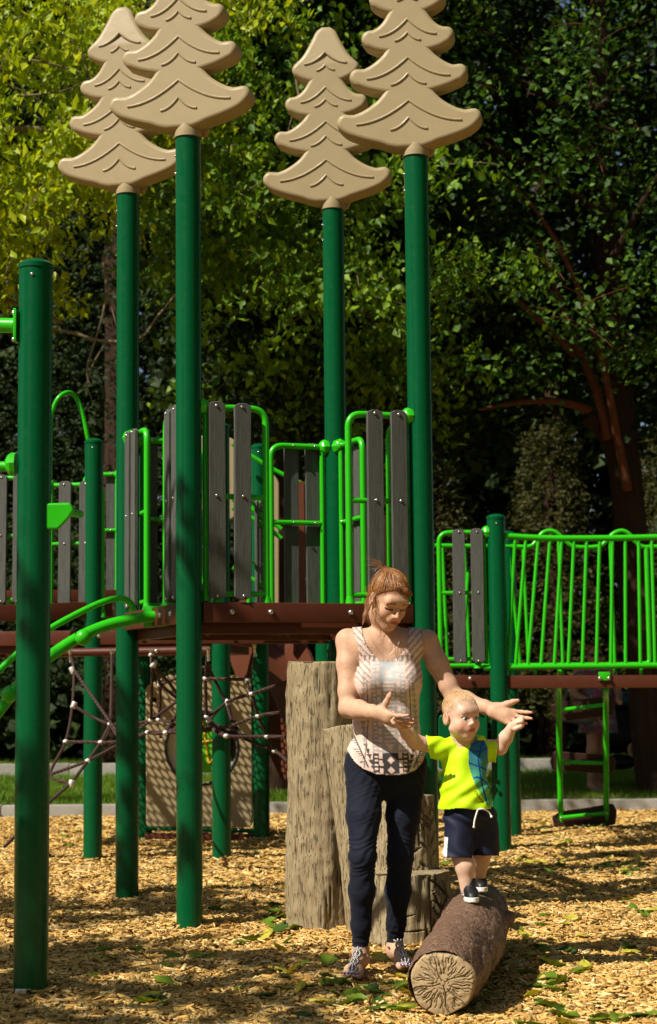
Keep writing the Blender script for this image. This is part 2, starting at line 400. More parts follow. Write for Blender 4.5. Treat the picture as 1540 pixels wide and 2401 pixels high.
def clamp(parent, p, d, z, s=1.0):
    """lime coupling cast round a rail end where it meets a post; d points away from the post"""
    b = MB(); base = Vector((p.x, p.y, z)) + d * (POSTR - .012)
    b.lathe(base, d, [(.046 * s, 0), (.046 * s, .022), (.040 * s, .034), (.030 * s, .046), (.020 * s, .052)], 8)
    return b.build('rail_clamp', 'lime', parent, 25)
def half_panel(parent, p, d, out, z0, z1, L=.385, npl=2, label=None, w=.086, first=.135, step=.132):
    """half barrier: tube hoop on a post with planks on its outer face. p post centre, d along the wall, out = outward normal"""
    root = empty('plank_panel', (p.x + d.x * L / 2, p.y + d.y * L / 2, z0)); root.parent = parent; root.location = Vector((p.x + d.x * L / 2, p.y + d.y * L / 2, z0)) - off(parent)
    if label: root['label'] = label
    P = lambda s_, z, o_=0.0: Vector((p.x, p.y, 0)) + d * s_ + out * o_ + Vector((0, 0, z))
    r = .0175; si = POSTR + .022
    b = MB(); b.tube(fillet([P(POSTR + .03, z1), P(L, z1), P(L, z0 - .02)], .075, 8), r, 12)
    b.build('hoop', 'lime', root)
    b = MB(); b.tube([P(si, z1 - .01), P(si, z0 + .01)], r * .85, 10); b.build('inner_upright', 'lime', root)
    zm = z0 + .10 + (z1 - z0 - .10) * .49; zb = z0 + .045
    for z in (zm, zb):
        b = MB(); b.tube([P(si, z), P(L, z)], r * .8, 10); b.build('rail', 'lime', root)
    for s_ in (L, si + .06):
        b = MB(); b.lathe(P(s_, z0 - .018), (0, 0, 1), [(.030, 0), (.028, .006), (.019, .05), (.017, .06)], 10); b.build('foot', 'lime', root)
    clamp(root, p, d, z1)
    h = z1 - z0 + .005; key = (round(w, 3), round(h, 3))
    if key not in PLANKS: PLANKS[key] = plank_mesh(w, h, .022)
    A = Matrix((tuple(d), tuple(-out), (0, 0, 1))).transposed().to_4x4()
    for i in range(npl):
        s_ = first + step * i; zc = (z0 + z1) / 2 + .022 + .004 * i * (-1)
        inst('plank', PLANKS[key], Matrix.Translation(P(s_, zc, r + .0125)) @ A @ Matrix.Rotation(random.uniform(-.006, .006), 4, 'Y'), root)
        for z in (z1 + .002, zm, zb - .012): bolt(root, P(s_ + random.uniform(-.006, .006), z, r + .0235), out, .62); bolt(root, P(s_, z, -r), -out, .6)
    return root
def holed_plate(x0, x1, y0, y1, pitch, rh):
    """perforated deck sheet in local coords, staggered holes"""
    nx = int((x1 - x0) / pitch); ny = int((y1 - y0) / (pitch * .866)); px = (x1 - x0) / nx; py = (y1 - y0) / ny; V = []; Fc = []
    for j in range(ny):
        for i in range(nx):
            cx = x0 + (i + .5 + .5 * (j % 2)) * px; cy = y0 + (j + .5) * py; b = len(V)
            hx = cx
            for k in range(8):
                a = math.pi / 4 * k + math.pi / 8; V.append((hx + rh * math.cos(a), cy + rh * math.sin(a), 0))
            q = [(px / 2, py / 2), (-px / 2, py / 2), (-px / 2, -py / 2), (px / 2, -py / 2)]
            V += [(cx + a_, cy + b_, 0) for a_, b_ in q]
            c0, c1, c2, c3 = b + 8, b + 9, b + 10, b + 11
            Fc += [[b + 0, c0, b + 1], [b + 1, c0, c1, b + 2], [b + 2, c1, b + 3], [b + 3, c1, c2, b + 4], [b + 4, c2, b + 5], [b + 5, c2, c3, b + 6], [b + 6, c3, b + 7], [b + 7, c3, c0, b + 0]]
    return V, Fc
def deck(parent, a, b_, c, z, pitch=.047, rh=.0175, beamh=.10, beams=(1, 1, 1, 1), bolts=True):
    """square perforated deck: a,b_ front corners, c the one behind b_; fascia beams round it"""
    ex = (b_ - a); ey = (c - b_); L = ex.length; Wd = ey.length; ux = ex.normalized(); uy = ey.normalized()
    root = empty('deck', (a.x, a.y, z)); root.parent = parent; root.location = Vector((a.x, a.y, z)) - off(parent)
    V, Fc = holed_plate(.03, L - .03, .03, Wd - .03, pitch, rh)
    mb = MB(); mb.add([Vector((a.x, a.y, z)) + ux * q[0] + uy * q[1] for q in V], Fc); mb.build('perforated_floor', 'brown', root, smooth=False)
    cor = [a, b_, b_ + ey, a + ey]
    for i in range(4):
        if not beams[i]: continue
        p, q = cor[i], cor[(i + 1) % 4]; dd = (q - p).normalized(); nn = Vector((dd.y, -dd.x, 0)); zz = Vector((0, 0, z - beamh / 2 + .012))
        s0 = p + dd * POSTR + nn * .012; s1 = q - dd * POSTR + nn * .012
        fb = MB().beam(s0 + zz, s1 + zz, .022, beamh / 2, .008).build('fascia_beam', 'brown', root)
        if bolts:
            for t in (.13, .31, .69, .87): bolt(fb, s0.lerp(s1, t) + nn * .022 + Vector((0, 0, z - beamh * .5 + .015)), nn, 1.15)
        # lip under the beam
        MB().beam(s0 - nn * .07 + Vector((0, 0, z - beamh - .012)), s1 - nn * .07 + Vector((0, 0, z - beamh - .012)), .02, .03, .004).build('under_rail', 'brown', root)
    for t in (.25, .5, .75):
        MB().beam(a + ex * t + uy * .04 + Vector((0, 0, z - .045)), a + ex * t + uy * (Wd - .04) + Vector((0, 0, z - .045)), .012, .035).build('joist', 'brown', root)
    return root

# ------------------------------------------------------------------ moulded tree toppers
def smooth2(pts, k=7):
    return [(p.x, p.y) for p in spline([Vector((a, b, 0)) for a, b in pts], k)]
def topper_meshes():
    # right half outline from bottom centre to apex: (half width, height)
    half = []
    half += [(0.075, -0.040), (0.12, -0.028)]
    half += smooth2([(0.16, -0.012), (0.25, 0.012), (0.33, 0.040), (0.366, 0.062)], 4)
    half += smooth2([(0.366, 0.062), (0.392, 0.092), (0.376, 0.118), (0.315, 0.114), (0.235, 0.146), (0.16, 0.198), (0.105, 0.266)], 4)
    half += smooth2([(0.105, 0.266), (0.14, 0.272), (0.22, 0.292), (0.298, 0.322)], 4)
    half += smooth2([(0.298, 0.322), (0.316, 0.347), (0.302, 0.369), (0.25, 0.368), (0.185, 0.402), (0.13, 0.448), (0.10, 0.496)], 4)
    half += smooth2([(0.10, 0.496), (0.13, 0.500), (0.18, 0.512), (0.228, 0.536)], 4)
    half += smooth2([(0.228, 0.536), (0.244, 0.560), (0.232, 0.580), (0.185, 0.588), (0.128, 0.632), (0.075, 0.716)], 4)
    half += smooth2([(0.075, 0.716), (0.10, 0.716), (0.15, 0.735), (0.186, 0.758)], 4)
    half += smooth2([(0.186, 0.758), (0.197, 0.778), (0.184, 0.797), (0.13, 0.852), (0.075, 0.945), (0.048, 1.0), (0.022, 1.022)], 4)
    H = []
    for p in half:
        if not H or (abs(p[0] - H[-1][0]) + abs(p[1] - H[-1][1])) > .008: H.append((p[0] * .945 - .003, p[1]))
    out = H + [(-x, z) for x, z in reversed(H)]
    # push out a rounded solid with curve bevel
    cu = bpy.data.curves.new('t', 'CURVE'); cu.dimensions = '2D'; cu.fill_mode = 'BOTH'; cu.extrude = .042; cu.bevel_depth = .025; cu.bevel_resolution = 4
    sp = cu.splines.new('POLY'); sp.points.add(len(out) - 1); sp.use_cyclic_u = True
    for i, (x, z) in enumerate(out): sp.points[i].co = (x, z, 0, 1)
    ob = bpy.data.objects.new('t', cu); COL.objects.link(ob); dg = bpy.context.evaluated_depsgraph_get(); dg.update()
    me = bpy.data.meshes.new_from_object(ob.evaluated_get(dg)); bpy.data.objects.remove(ob)
    # slightly thinner toward top, stands up: local x = width, y = depth, z = height
    for q in me.vertices:
        x, z, y = q.co; t = 1.0 - .45 * max(0, (z - .80) / .24)
        q.co = (x, -y * t, z)
    me.flip_normals()
    me.polygons.foreach_set('use_smooth', np.ones(len(me.polygons), dtype=bool)); me.set_sharp_from_angle(angle=R(42))
    me.materials.clear(); me.materials.append(MT['tan'])
    ridges = []
    for (cx, zt, hw, dz) in ((0, .200, .285, .122), (0, .106, .10, .066), (0, .44, .225, .110), (0, .350, .095, .060), (0, .655, .155, .090), (0, .580, .070, .045), (0, .875, .130, .072), (0, .795, .055, .034)):
        pts = []
        for i in range(-8, 9):
            t = i / 8; x = cx + hw * t; z = zt - dz * (1 - (1 - abs(t)) ** 1.9); pts.append((x, -.0668, z))
        ridges.append(MB().tube(pts, .0072, 8).build('ridge', 'tan', meshonly=True))
    return me, ridges
TOP_ME, RIDGES = topper_meshes()
def topper(postobj, p, ztop, rotz, s=1.0):
    """ztop: z where the moulded tree's lower edge sits on the post"""
    Mx = Matrix.Translation((p.x, p.y, ztop)) @ Matrix.Rotation(rotz, 4, 'Z') @ Matrix.Scale(s, 4)
    t = inst('tree_topper', TOP_ME, Mx, postobj); OFF[t] = off(postobj)
    return t, Mx
def topper_group(parent, p, ztop, rotz, s, label):
    root = empty('tree_topper', (p.x, p.y, ztop)); root.parent = parent; root.location = Vector((p.x, p.y, ztop)) - off(parent); root['label'] = label
    Mx = Matrix.Translation((p.x, p.y, ztop)) @ Matrix.Rotation(rotz, 4, 'Z') @ Matrix.Scale(s, 4)
    Mx = Matrix.Translation((-.03, 0, 0)) @ Mx
    inst('moulded_tree', TOP_ME, Mx, root)
    for r_ in RIDGES: inst('ridge', r_, Mx, root)
    b = MB(); b.lathe((p.x, p.y, ztop - .095), (0, 0, 1), [(POSTR + .008, -.0), (POSTR + .008, .01), (POSTR + .009, .02), (POSTR + .007, .06), (POSTR + .001, .085)], 28); b.build('collar', 'tan', root)
    b = MB(); q = Vector((p.x, p.y, ztop - .03)) + (Matrix.Rotation(rotz, 3, 'Z') @ Vector((.075, .035, 0)))
    b.ball(q, .03, 12, (.9, .9, 1.9)); b.build('boss', 'tan', root)
    return root

# ------------------------------------------------------------------ main tower with the four tall posts
Z1 = 1.56
tower = empty('play_tower', (PA.x, PA.y, 0), 'tall play tower on four green posts topped with tan fir tree shapes, raised brown deck', 'play tower')
TOPS = {}
def zat(u, v, p): return at(u, v, p.y).z
for key, p, uv, lab in (('A', PA, (443, 322), 'tall green post nearest the camera under the frontmost tan tree'), ('D', PD, (301, 455), 'tall green post at far left under a tan tree'),
                        ('B', PB, (981, 366), 'tall green post behind the woman under a tan tree'), ('C', PC, (788, 490), 'tall green post at the back of the deck under a tan tree')):
    zt = zat(uv[0], uv[1], p); o = post(tower, p, zt, lab, cap=False)
    for dz, sgn in ((-.10, -1), (-.19, -1)): bolt(o, (p.x - POSTR * .98, p.y - POSTR * .2, zt + dz), (-1, -.2, 0), .55)
    TOPS[key] = zt
rz = math.atan2((PB - PA).y, (PB - PA).x)
for key, p, s, a, lab in (('A', PA, .945, R(-13), 'large tan fir tree shape, nearest of the left pair'), ('D', PD, .96, R(-13), 'tan fir tree shape half hidden at far left'),
                       ('B', PB, .975, R(-7), 'tan fir tree shape with its top out of frame at right'), ('C', PC, .975, R(-7), 'tan fir tree shape fully in view near the centre')):
    topper_group(tower, p, TOPS[key] + .088, a, s, lab)
deck(tower, PA, PB, PC, Z1)
dx = (PB - PA).normalized(); dy = (PC - PB).normalized(); nout = Vector((dx.y, -dx.x, 0)); lout = -dx
ZP0, ZP1 = Z1 + .01, Z1 + .985
half_panel(tower, PA, dx, nout, ZP0, ZP1, .40)
half_panel(tower, PB, -dx, nout, ZP0, ZP1, .40)
half_panel(tower, PD, dx, -nout, ZP0, ZP1, .40)
half_panel(tower, PC, -dx, -nout, ZP0, ZP1, .40)
half_panel(tower, PA, dy, lout, ZP0, ZP1, .42)
half_panel(tower, PD, -dy, lout, ZP0, ZP1, .42)
half_panel(tower, PB, dy, -lout, ZP0, ZP1, .42)
half_panel(tower, PC, -dy, -lout, ZP0, ZP1, .42)
# white care label on the right hand hoop
MB().box(at(824, 1318, 8.82), (.006, .0015, .038), ch=.001).build('sticker', 'white', tower)
# net beam hung below the back edge of the deck
nb0 = at(272, 1496, 10.25); nb1 = at(795, 1496, 10.25)
MB().beam(nb0, nb1, .03, .032, .008).build('net_beam', 'brown', tower)
for t in (.12, .33, .53, .73, .93): bolt(tower, nb0.lerp(nb1, t) + Vector((0, -.031, 0)), (0, -1, 0), 1.2)
for t in (.14, .55, .85):
    q = nb0.lerp(nb1, t); MB().box(q + Vector((0, .01, .075)), (.028, .012, .055), ch=.004).build('hanger', 'brown', tower)

# ------------------------------------------------------------------ lower deck behind, left
rear = empty('rear_play_deck', (Q218.x, Q218.y, 0), 'rear play deck on shorter green posts, grey plank panels, seen behind the left posts', 'play deck')
for p, uv in ((Q218, (226, 1036)), (Q519, (500, 1000)), (Q611, (614, 1048)), (Q337, (341, 1075)), (Q758, (757, 1095)), (Q95, (92, 1000))):
    post(rear, p, zat(uv[0], uv[1], p))
ca, cb = Q95, Q218
e1 = (Q519 - Q218); e2 = Vector((-e1.y, e1.x, 0)) * (1.5 / e1.length)
QE = Q519 - e1 * 2.3
deck(rear, QE, Q519, Q519 + e2, Z1 - .02, pitch=.047, rh=.0180)
zl0 = at(180, 1440, 11.75).z; zl1 = at(180, 1132, 11.75).z
dl = (Q218 - Q95).normalized(); nl = Vector((dl.y, -dl.x, 0))
half_panel(rear, Q95, dl, nl, zl0, zl1, (Q218 - Q95).length + .06, 2, first=.19, step=.145)
half_panel(rear, Q95 , -dl, nl, zl0 + .07, zl1 + .06, .40, 2)
half_panel(rear, Q611, (Q519 - Q611).normalized(), Vector((1, -.2, 0)).normalized(), Z1, Z1 + .97, .45, 2)
# planks behind post 218 (far rail)
half_panel(rear, xy(300, 1300, 13.4), Vector((-1, 0, 0)), Vector((0, 1, 0)), at(250, 1400, 13.4).z, at(250, 1112, 13.4).z, .34, 1, first=.13)
for (u0, v0, Y0, u1, v1, Y1, hw, hh) in ((-60, 1440, 11.5, 262, 1427, 11.9, .022, .055), (-60, 1398, 13.0, 280, 1396, 13.2, .022, .045), (205, 1493, 12.0, 470, 1490, 11.7, .022, .05)):
    MB().beam(at(u0, v0, Y0), at(u1, v1, Y1), hw, hh, .008).build('fascia_beam', 'brown', rear)
for (u, v) in ((378, 1482), (398, 1482), (30, 1440), (232, 1490)): bolt(rear, at(u, v, 11.68), (0, -1, 0), 1.2)
tb0 = at(130, 1530, 11.45); tb1 = at(492, 1524, 11.3)
MB().tube([tb0, tb1], .028, 14).build('net_rail', 'brown', rear)
for t in (.1, .38, .66, .9): bolt(rear, tb0.lerp(tb1, t) + Vector((0, -.028, 0)), (0, -1, 0), 1.1)
# tall grab hoop left of the short post
pts = [at(118, 1420, 11.9), at(117, 1120, 11.9), at(119, 990, 11.9), at(126, 955, 11.9), at(140, 930, 11.9), at(160, 920, 11.95), at(177, 930, 12.0), at(190, 960, 12.0), at(203, 1010, 12.0), at(212, 1060, 12.02)]
MB().tube(spline(pts, 5), .0165, 12).build('grab_hoop', 'lime', rear)

# slide: moulded hood and brown chute going down to the right
slide = empty('slide', (xy(600, 1700, 13.9).x, 13.9, 0), 'dark brown slide with tan hood behind the plank panels', 'slide')
def hood(name, out, Y, th, mat, parent, hole=None):
    """flat moulded panel with rounded rim given as an outline at depth Y"""
    cu = bpy.data.curves.new('t', 'CURVE'); cu.dimensions = '2D'; cu.fill_mode = 'BOTH'; cu.extrude = th / 2 - .008; cu.bevel_depth = .008; cu.bevel_resolution = 2
    for ring in [out] + (hole or []):
        sp = cu.splines.new('POLY'); sp.points.add(len(ring) - 1); sp.use_cyclic_u = True
        for i, (x, z) in enumerate(ring): sp.points[i].co = (x, z, 0, 1)
    ob = bpy.data.objects.new('t', cu); COL.objects.link(ob); dg = bpy.context.evaluated_depsgraph_get(); dg.update()
    me = bpy.data.meshes.new_from_object(ob.evaluated_get(dg)); bpy.data.objects.remove(ob)
    for q in me.vertices: x, z, y = q.co; q.co = (x, -y, z)
    me.flip_normals()
    me.polygons.foreach_set('use_smooth', np.ones(len(me.polygons), dtype=bool)); me.set_sharp_from_angle(angle=R(40))
    me.name = name; me.materials.clear(); me.materials.append(MT[mat]); return me
def outline(uvs, Y, r=.0, k=5):
    P = [at(u, v, Y) for u, v in uvs]; P = [Vector((p.x, p.z, 0)) for p in P]
    if r: P = fillet(P, r, k, closed=True)
    return [(p.x, p.y) for p in P]
def place_hood(name, uvs, Y, th, mat, parent, r=.05, hole=None):
    me = hood(name, outline(uvs, Y, r), Y, th, mat, parent, hole); return inst(name, me, Matrix.Translation((0, Y, 0)), parent)
def circ(u, v, rr, Y, n=32):
    c = at(u, v, Y); return [(c.x + rr * math.cos(2 * math.pi * i / n), c.z + rr * math.sin(2 * math.pi * i / n)) for i in range(n)]
place_hood('hood_panel', [(468, 1023), (520, 1020), (560, 1040), (566, 1075), (560, 1180), (545, 1222), (500, 1195), (470, 1200)], 13.6, .09, 'tan', slide, .06, [circ(478, 1068, .035, 13.6, 14)])
place_hood('hood_panel', [(615, 1080), (652, 1130), (652, 1420), (600, 1420)], 13.75, .06, 'tan', slide, .03)
place_hood('lower_panel', [(881, 1210), (906, 1210), (906, 1412), (881, 1412)], 10.22, .05, 'tan', tower, .01)
place_hood('side_panel', [(690, 1128), (712, 1132), (714, 1420), (690, 1420)], 12.2, .05, 'slide_brown', slide, .01)
place_hood('side_panel', [(816, 1045), (880, 1045), (880, 1412), (816, 1412)], 10.22, .05, 'slide_brown', tower, .02)
for (pp, nm) in (([(545, 1040), (600, 1075), (650, 1105), (718, 1138)], 'hood_rail'), ([(545, 1170), (610, 1205), (660, 1240)], 'hood_rail'), ([(545, 1190), (610, 1225), (660, 1262)], 'hood_rail'), ([(545, 1330), (600, 1362), (640, 1385)], 'hood_rail'), ([(484, 1370), (470, 1330), (471, 1090), (478, 1062), (500, 1052)], 'hood_rail')):
    MB().tube(spline([at(u, v, 13.0) for u, v in pp], 5), .0165, 10).build(nm, 'lime', slide)
# chute (trough section swept down to the right)
path = spline([at(560, 1440, 13.9), at(600, 1500, 13.85), at(650, 1620, 13.7), at(720, 1780, 13.5), at(790, 1890, 13.3), at(850, 1920, 13.2)], 6)
b = MB(); sec = [(-.30, .20), (-.33, .20), (-.33, -.05), (-.22, -.10), (.22, -.10), (.33, -.05), (.33, .20), (.30, .20), (.29, -.02), (.2, -.06), (-.2, -.06), (-.29, -.02)]
V = []; n = len(sec)
for i, p in enumerate(path):
    t = (path[min(i + 1, len(path) - 1)] - path[max(i - 1, 0)]).normalized(); side = t.cross(Vector((0, 0, 1))).normalized(); upv = side.cross(t)
    V += [p + side * s_ + upv * w for s_, w in sec]
Fc = [[i * n + k, i * n + (k + 1) % n, (i + 1) * n + (k + 1) % n, (i + 1) * n + k] for i in range(len(path) - 1) for k in range(n)] + [list(range(n))[::-1], [(len(path) - 1) * n + k for k in range(n)]]
b.add(V, Fc); b.build('chute', 'slide_brown', slide, 40)

# ------------------------------------------------------------------ tan activity panel under the rear deck
YP = 13.2
act = empty('activity_panel', (at(466, 1800, YP).x, YP, 0), 'tan activity panel with round window standing under the rear deck', 'play panel')
hole = circ(474, 1752, .27, YP, 40)
place_hood('panel_board', [(345, 1610), (400, 1583), (470, 1590), (540, 1583), (588, 1600), (590, 1935), (346, 1935)], YP, .07, 'tan', act, .03, [hole, circ(362, 1640, .03, YP, 14), circ(378, 1728, .018, YP, 10), circ(383, 1785, .018, YP, 10)])
c = at(474, 1752, YP)
MB().tube([c + Vector((.275 * math.cos(a), -.03, .275 * math.sin(a))) for a in np.linspace(0, 2 * math.pi, 41)[:-1]], .012, 8, closed=True).build('ring', 'black', act)
place_hood('spinner_board', [(385, 1650), (452, 1650), (452, 1850), (385, 1850)], YP + .06, .02, 'white', act, .02)
place_hood('leaf_board', [(455, 1650), (520, 1650), (520, 1808), (455, 1808)], YP + .05, .02, 'leaf_green_plastic', act, .02)
for (u0, v0, u1, v1) in ((470, 1660, 490, 1790), (486, 1700, 515, 1720), (468, 1740, 500, 1735), (490, 1790, 515, 1760)):
    MB().tube([at(u0, v0, YP + .035), at(u1, v1, YP + .035)], .008, 8).build('vine', 'yellow_plastic', act)
MB().tube([at(338, 1940, YP - .02), at(596, 1948, YP - .02)], .016, 10).build('foot_rail', 'post_green', act)
MB().beam(at(340, 1962, YP), at(596, 1966, YP), .03, .03, .006).build('sill', 'brown', act)
for u in (372, 470, 560): bolt(act, at(u, 1944, YP - .04), (0, -1, 0), .9)

# ------------------------------------------------------------------ foreground post with overhead bar and handle
fore = empty('overhead_bar_post', (PL.x, PL.y, 0), 'thick green post in the left foreground with lime bars and a lime handle', 'play post')
zt = zat(77, 624, PL); fp = post(fore, PL, zt)
Yl = PL.y
MB().tube([at(-260, 758, Yl + .1), at(36, 763, Yl)], .029, 16).build('overhead_bar', 'lime', fore)
MB().box(at(38, 764, Yl - .01), (.006, .036, .062), ch=.003).build('mounting_plate', 'lime', fore)
bolt(fore, at(33, 733, Yl - .03), (-1, 0, 0), .8); bolt(fore, at(33, 796, Yl - .03), (-1, 0, 0), .8)
clz = zat(30, 1088, PL); MB().tube([at(-260, 1097, Yl + .05), at(20, 1093, Yl)], .019, 14).build('rail', 'lime', fore)
MB().lathe(at(37, 1088, Yl), (-1, 0, 0), [(.044, 0), (.044, .018), (.036, .03), (.022, .038)], 8).build('rail_clamp', 'lime', fore, 25)
me = hood('handle_plate', outline([(112, 1185), (163, 1184), (170, 1196), (160, 1212), (136, 1237), (112, 1237)], Yl - .02, .006), Yl, .012, 'lime', fore)
inst('handle_plate', me, Matrix.Translation((0, Yl - .03, 0)), fore)
MB().tube([at(160, 1199, Yl - .02), at(187, 1205, Yl + .18)], .016, 14).build('handle', 'lime', fore)
bb = ground(46, 2330); MB().box(at(49, 2326, Yl - POSTR - .002) , (.02, .002, .012), ch=.0008).build('sticker', 'white', fp)

# ------------------------------------------------------------------ arched climber
arch = empty('arch_climber', tuple(ground(190, 2080)), 'lime green arched climber tube with ball grips beside the left posts', 'climber')
YB = 9.0
mb = MB(); br = [at(338, 1426, YB), at(390, 1420, YB - .02), at(390, 1464, YB - .02), at(338, 1470, YB)]
mb.box(at(365, 1445, YB), (.063, .012, .055), ch=.004).build('bracket', 'lime', arch); bolt(arch, at(385, 1446, YB - .02), (0, -1, 0), 1.1)
main = [(362, 1445, 8.96), (320, 1450, 8.93), (250, 1466, 8.87), (187, 1493, 8.80), (120, 1536, 8.72), (60, 1590, 8.64), (0, 1662, 8.56), (-60, 1750, 8.48), (-120, 1880, 8.4), (-150, 2110, 8.35)]
MB().tube(spline([at(*p) for p in main], 6), .030, 16).build('main_tube', 'lime', arch)
hr = [(314, 1432, 8.92), (306, 1414, 8.92), (290, 1403, 8.91), (270, 1403, 8.9), (230, 1415, 8.86), (170, 1444, 8.80), (115, 1475, 8.74), (60, 1515, 8.67), (0, 1570, 8.6), (-60, 1640, 8.5), (-110, 1720, 8.42)]
MB().tube(spline([at(*p) for p in hr], 5), .0165, 14).build('hand_rail', 'lime', arch)
for (u, v, Y) in ((195, 1494, 8.72), (22, 1628, 8.46)):
    MB().ball(at(u, v, Y - .05), .041, 20).build('ball_grip', 'lime', arch)
    MB().tube([at(u - 14, v - 4, Y + .08), at(u - 4, v - 2, Y)], .020, 12).build('grip_stem', 'post_green', arch)

# ------------------------------------------------------------------ rope net
net = empty('rope_net', tuple(ground(330, 1985)), 'brown rope climbing net with silver joints under the deck', 'rope net')
NP = {'a': (165, 1535, 11.3), 'b': (173, 1570, 11.25), 'c': (170, 1652, 11.1), 'd': (154, 1738, 11.0), 'e': (118, 1815, 10.9), 'f': (262, 1535, 11.3), 'g': (258, 1697, 11.0), 'h': (236, 1740, 10.9), 'i': (206, 1783, 10.8),
      'j': (165, 1836, 10.7), 'k': (120, 1876, 10.6), 'l': (10, 1985, 10.3), 'm': (355, 1535, 10.4), 'n': (357, 1556, 10.4), 'o': (375, 1605, 10.8), 'p': (354, 1688, 10.7), 'q': (372, 1687, 10.9), 'r': (346, 1717, 10.8), 's': (388, 1717, 10.6),
      't': (488, 1530, 10.4), 'u': (482, 1590, 10.5), 'v': (596, 1520, 10.3), 'w': (580, 1593, 10.35), 'x': (590, 1626, 10.35), 'y': (530, 1647, 10.7), 'z': (605, 1678, 10.4), 'A': (490, 1690, 10.7), 'B': (484, 1680, 10.6), 'C': (503, 1710, 10.55),
      'D': (530, 1725, 10.5), 'E': (562, 1722, 10.6), 'F': (626, 1726, 10.45), 'G': (644, 1760, 10.5), 'H': (672, 1598, 10.25), 'I': (672, 1668, 10.25), 'J': (672, 1727, 10.3), 'K': (674, 1785, 10.35), 'L': (290, 1738, 10.8), 'M': (488, 1560, 10.6), 'N': (420, 1640, 10.7)}
def rope(keys, r=.0100, sag=0):
    P = [at(*NP[k]) for k in keys]; pts = spline(P, 5)
    MB().tube(pts, r, 8).build('rope', 'rope', net)
for ks in ('abcdej', 'bL', 'cgq', 'fgh', 'dhL', 'hijkl'.replace('k', 'k'), 'eiL', 'kjihg', 'mnp', 'noq', 'nNs', 'LrsC', 'LpN', 'rsBy', 'tuB', 'uw', 'vwxzFG', 'HxyA', 'IzCr', 'JFDCB', 'tMyE', 'yEGK', 'ECq', 'BDE', 'AEFJ', 'Mo', 'oNB', 'gLr'):
    rope(ks)
for k in 'bcdhijmnopqrsuwxyzABCDEFGg':
    p = at(*NP[k])
    if k in 'bcjny': MB().lathe(p - Vector((0, 0, .022)), (random.uniform(-.5, .5), 0, 1), [(.016, 0), (.018, .004), (.018, .040), (.016, .044)], 12).build('joint', 'alu', net)
    else: MB().ball(p, .0165, 12, (1.15, 1, .9)).build('joint', 'alu', net)
for k in 'aftvm':
    p = at(*NP[k]); MB().tube([p + Vector((0, -.01, .03)), p, p + Vector((.003, 0, -.05))], [.014, .009, .011], 8).build('shackle', 'steel', net)

# ------------------------------------------------------------------ bridge at right
bridge = empty('play_bridge', (QB1.x, QB1.y, 0), 'low play bridge with lime bar railings and brown beam at right', 'play bridge')
post(bridge, QB1, zat(1158, 1213, QB1)); post(bridge, QB2, zat(1190, 1252, QB2))
def zz(x, y): return ((1700 + x / 1.6595) / 1.7065, (1950 + y / 1.6595) / 1.7065)
def z2(x, y): return ((1750 + x / 1.754) / 1.7065, (2050 + y / 1.754) / 1.7065)
YF, YR = 12.0, 13.2
MB().beam(at(1055, 1597, YF + .02), at(1190 - 40, 1597, YF + .02), .022, .043, .006).build('fascia_beam', 'brown', bridge)
MB().beam(at(1190, 1598, YF), at(1900, 1596, YF), .022, .043, .006).build('fascia_beam', 'brown', bridge)
MB().beam(at(1190, 1600, YR), at(1900, 1596, YR), .022, .043, .006).build('fascia_beam', 'brown', bridge)
bolt(bridge, at(1102, 1590, YF - .02), (0, -1, 0), 1.2)
# bridge floor
fl = MB(); a0 = at(1190, 1588, YF + .05); a1 = at(1900, 1586, YF + .05)
V, Fc = holed_plate(0, (a1 - a0).length, 0, 1.1, .07, .023); fl.add([a0 + Vector((q[0], q[1], 0)) for q in V], Fc); fl.build('perforated_floor', 'brown', bridge, smooth=False)
rail = spline([at(*z2(470, 163), YF), at(*z2(600, 172), YF), at(*z2(800, 180), YF), at(*z2(1100, 180), YF), at(*z2(1540, 172), YF), at(*z2(1900, 150), YF)], 5)
MB().tube(rail, .0215, 14).build('top_rail', 'lime', bridge)
MB().tube([at(*z2(320, 1090), YF), at(*z2(700, 1082), YF), at(*z2(1540, 1072), YF), at(*z2(1900, 1072), YF)], .0205, 14).build('bottom_rail', 'lime', bridge)
for xt, xb in ((545, 495), (620, 548), (708, 634), (790, 726), (872, 820), (958, 918), (1047, 1016), (1138, 1115), (1228, 1216), (1318, 1320), (1411, 1424), (1502, 1527), (1594, 1630), (1686, 1733)):
    MB().tube([at(*z2(xt, 180), YF), at(*z2(xb, 1074), YF)], .0125, 10).build('bar', 'lime', bridge)
br2 = [(-20, 232), (300, 236), (500, 236), (640, 240), (690, 205), (735, 145), (790, 128), (840, 145), (890, 190), (960, 240), (1120, 240), (1180, 205), (1232, 150), (1290, 128), (1340, 148), (1385, 200), (1440, 240), (1540, 240), (1700, 240)]
MB().tube(spline([at(*z2(x, y), YR) for x, y in br2], 4), .0175, 12).build('back_top_rail', 'lime', bridge)
MB().tube([at(*z2(-20, 1075), YR), at(*z2(1700, 1062), YR)], .0165, 12).build('back_bottom_rail', 'lime', bridge)
for xt, yt, xb, yb in ((35, 240, 70, 1062), (190, 240, 225, 1062), (300, 240, 360, 1062), (498, 240, 580, 1062), (600, 240, 640, 1062), (850, 190, 880, 1062), (1210, 190, 1245, 1062)):
    MB().tube([at(*z2(xt, yt), YR), at(*z2(xb, yb), YR)], .013, 10).build('bar', 'lime', bridge)
MB().tube(fillet([at(*z2(1465, 245), YR), at(*z2(1490, 1060), YR), at(*z2(1420, 1062), YR)], .06), .019, 12).build('back_post_tube', 'lime', bridge)
MB().tube([at(*z2(215, 420), YR - .1), at(*z2(180, 900), YR - .1)], .013, 10).build('bar', 'lime', bridge)
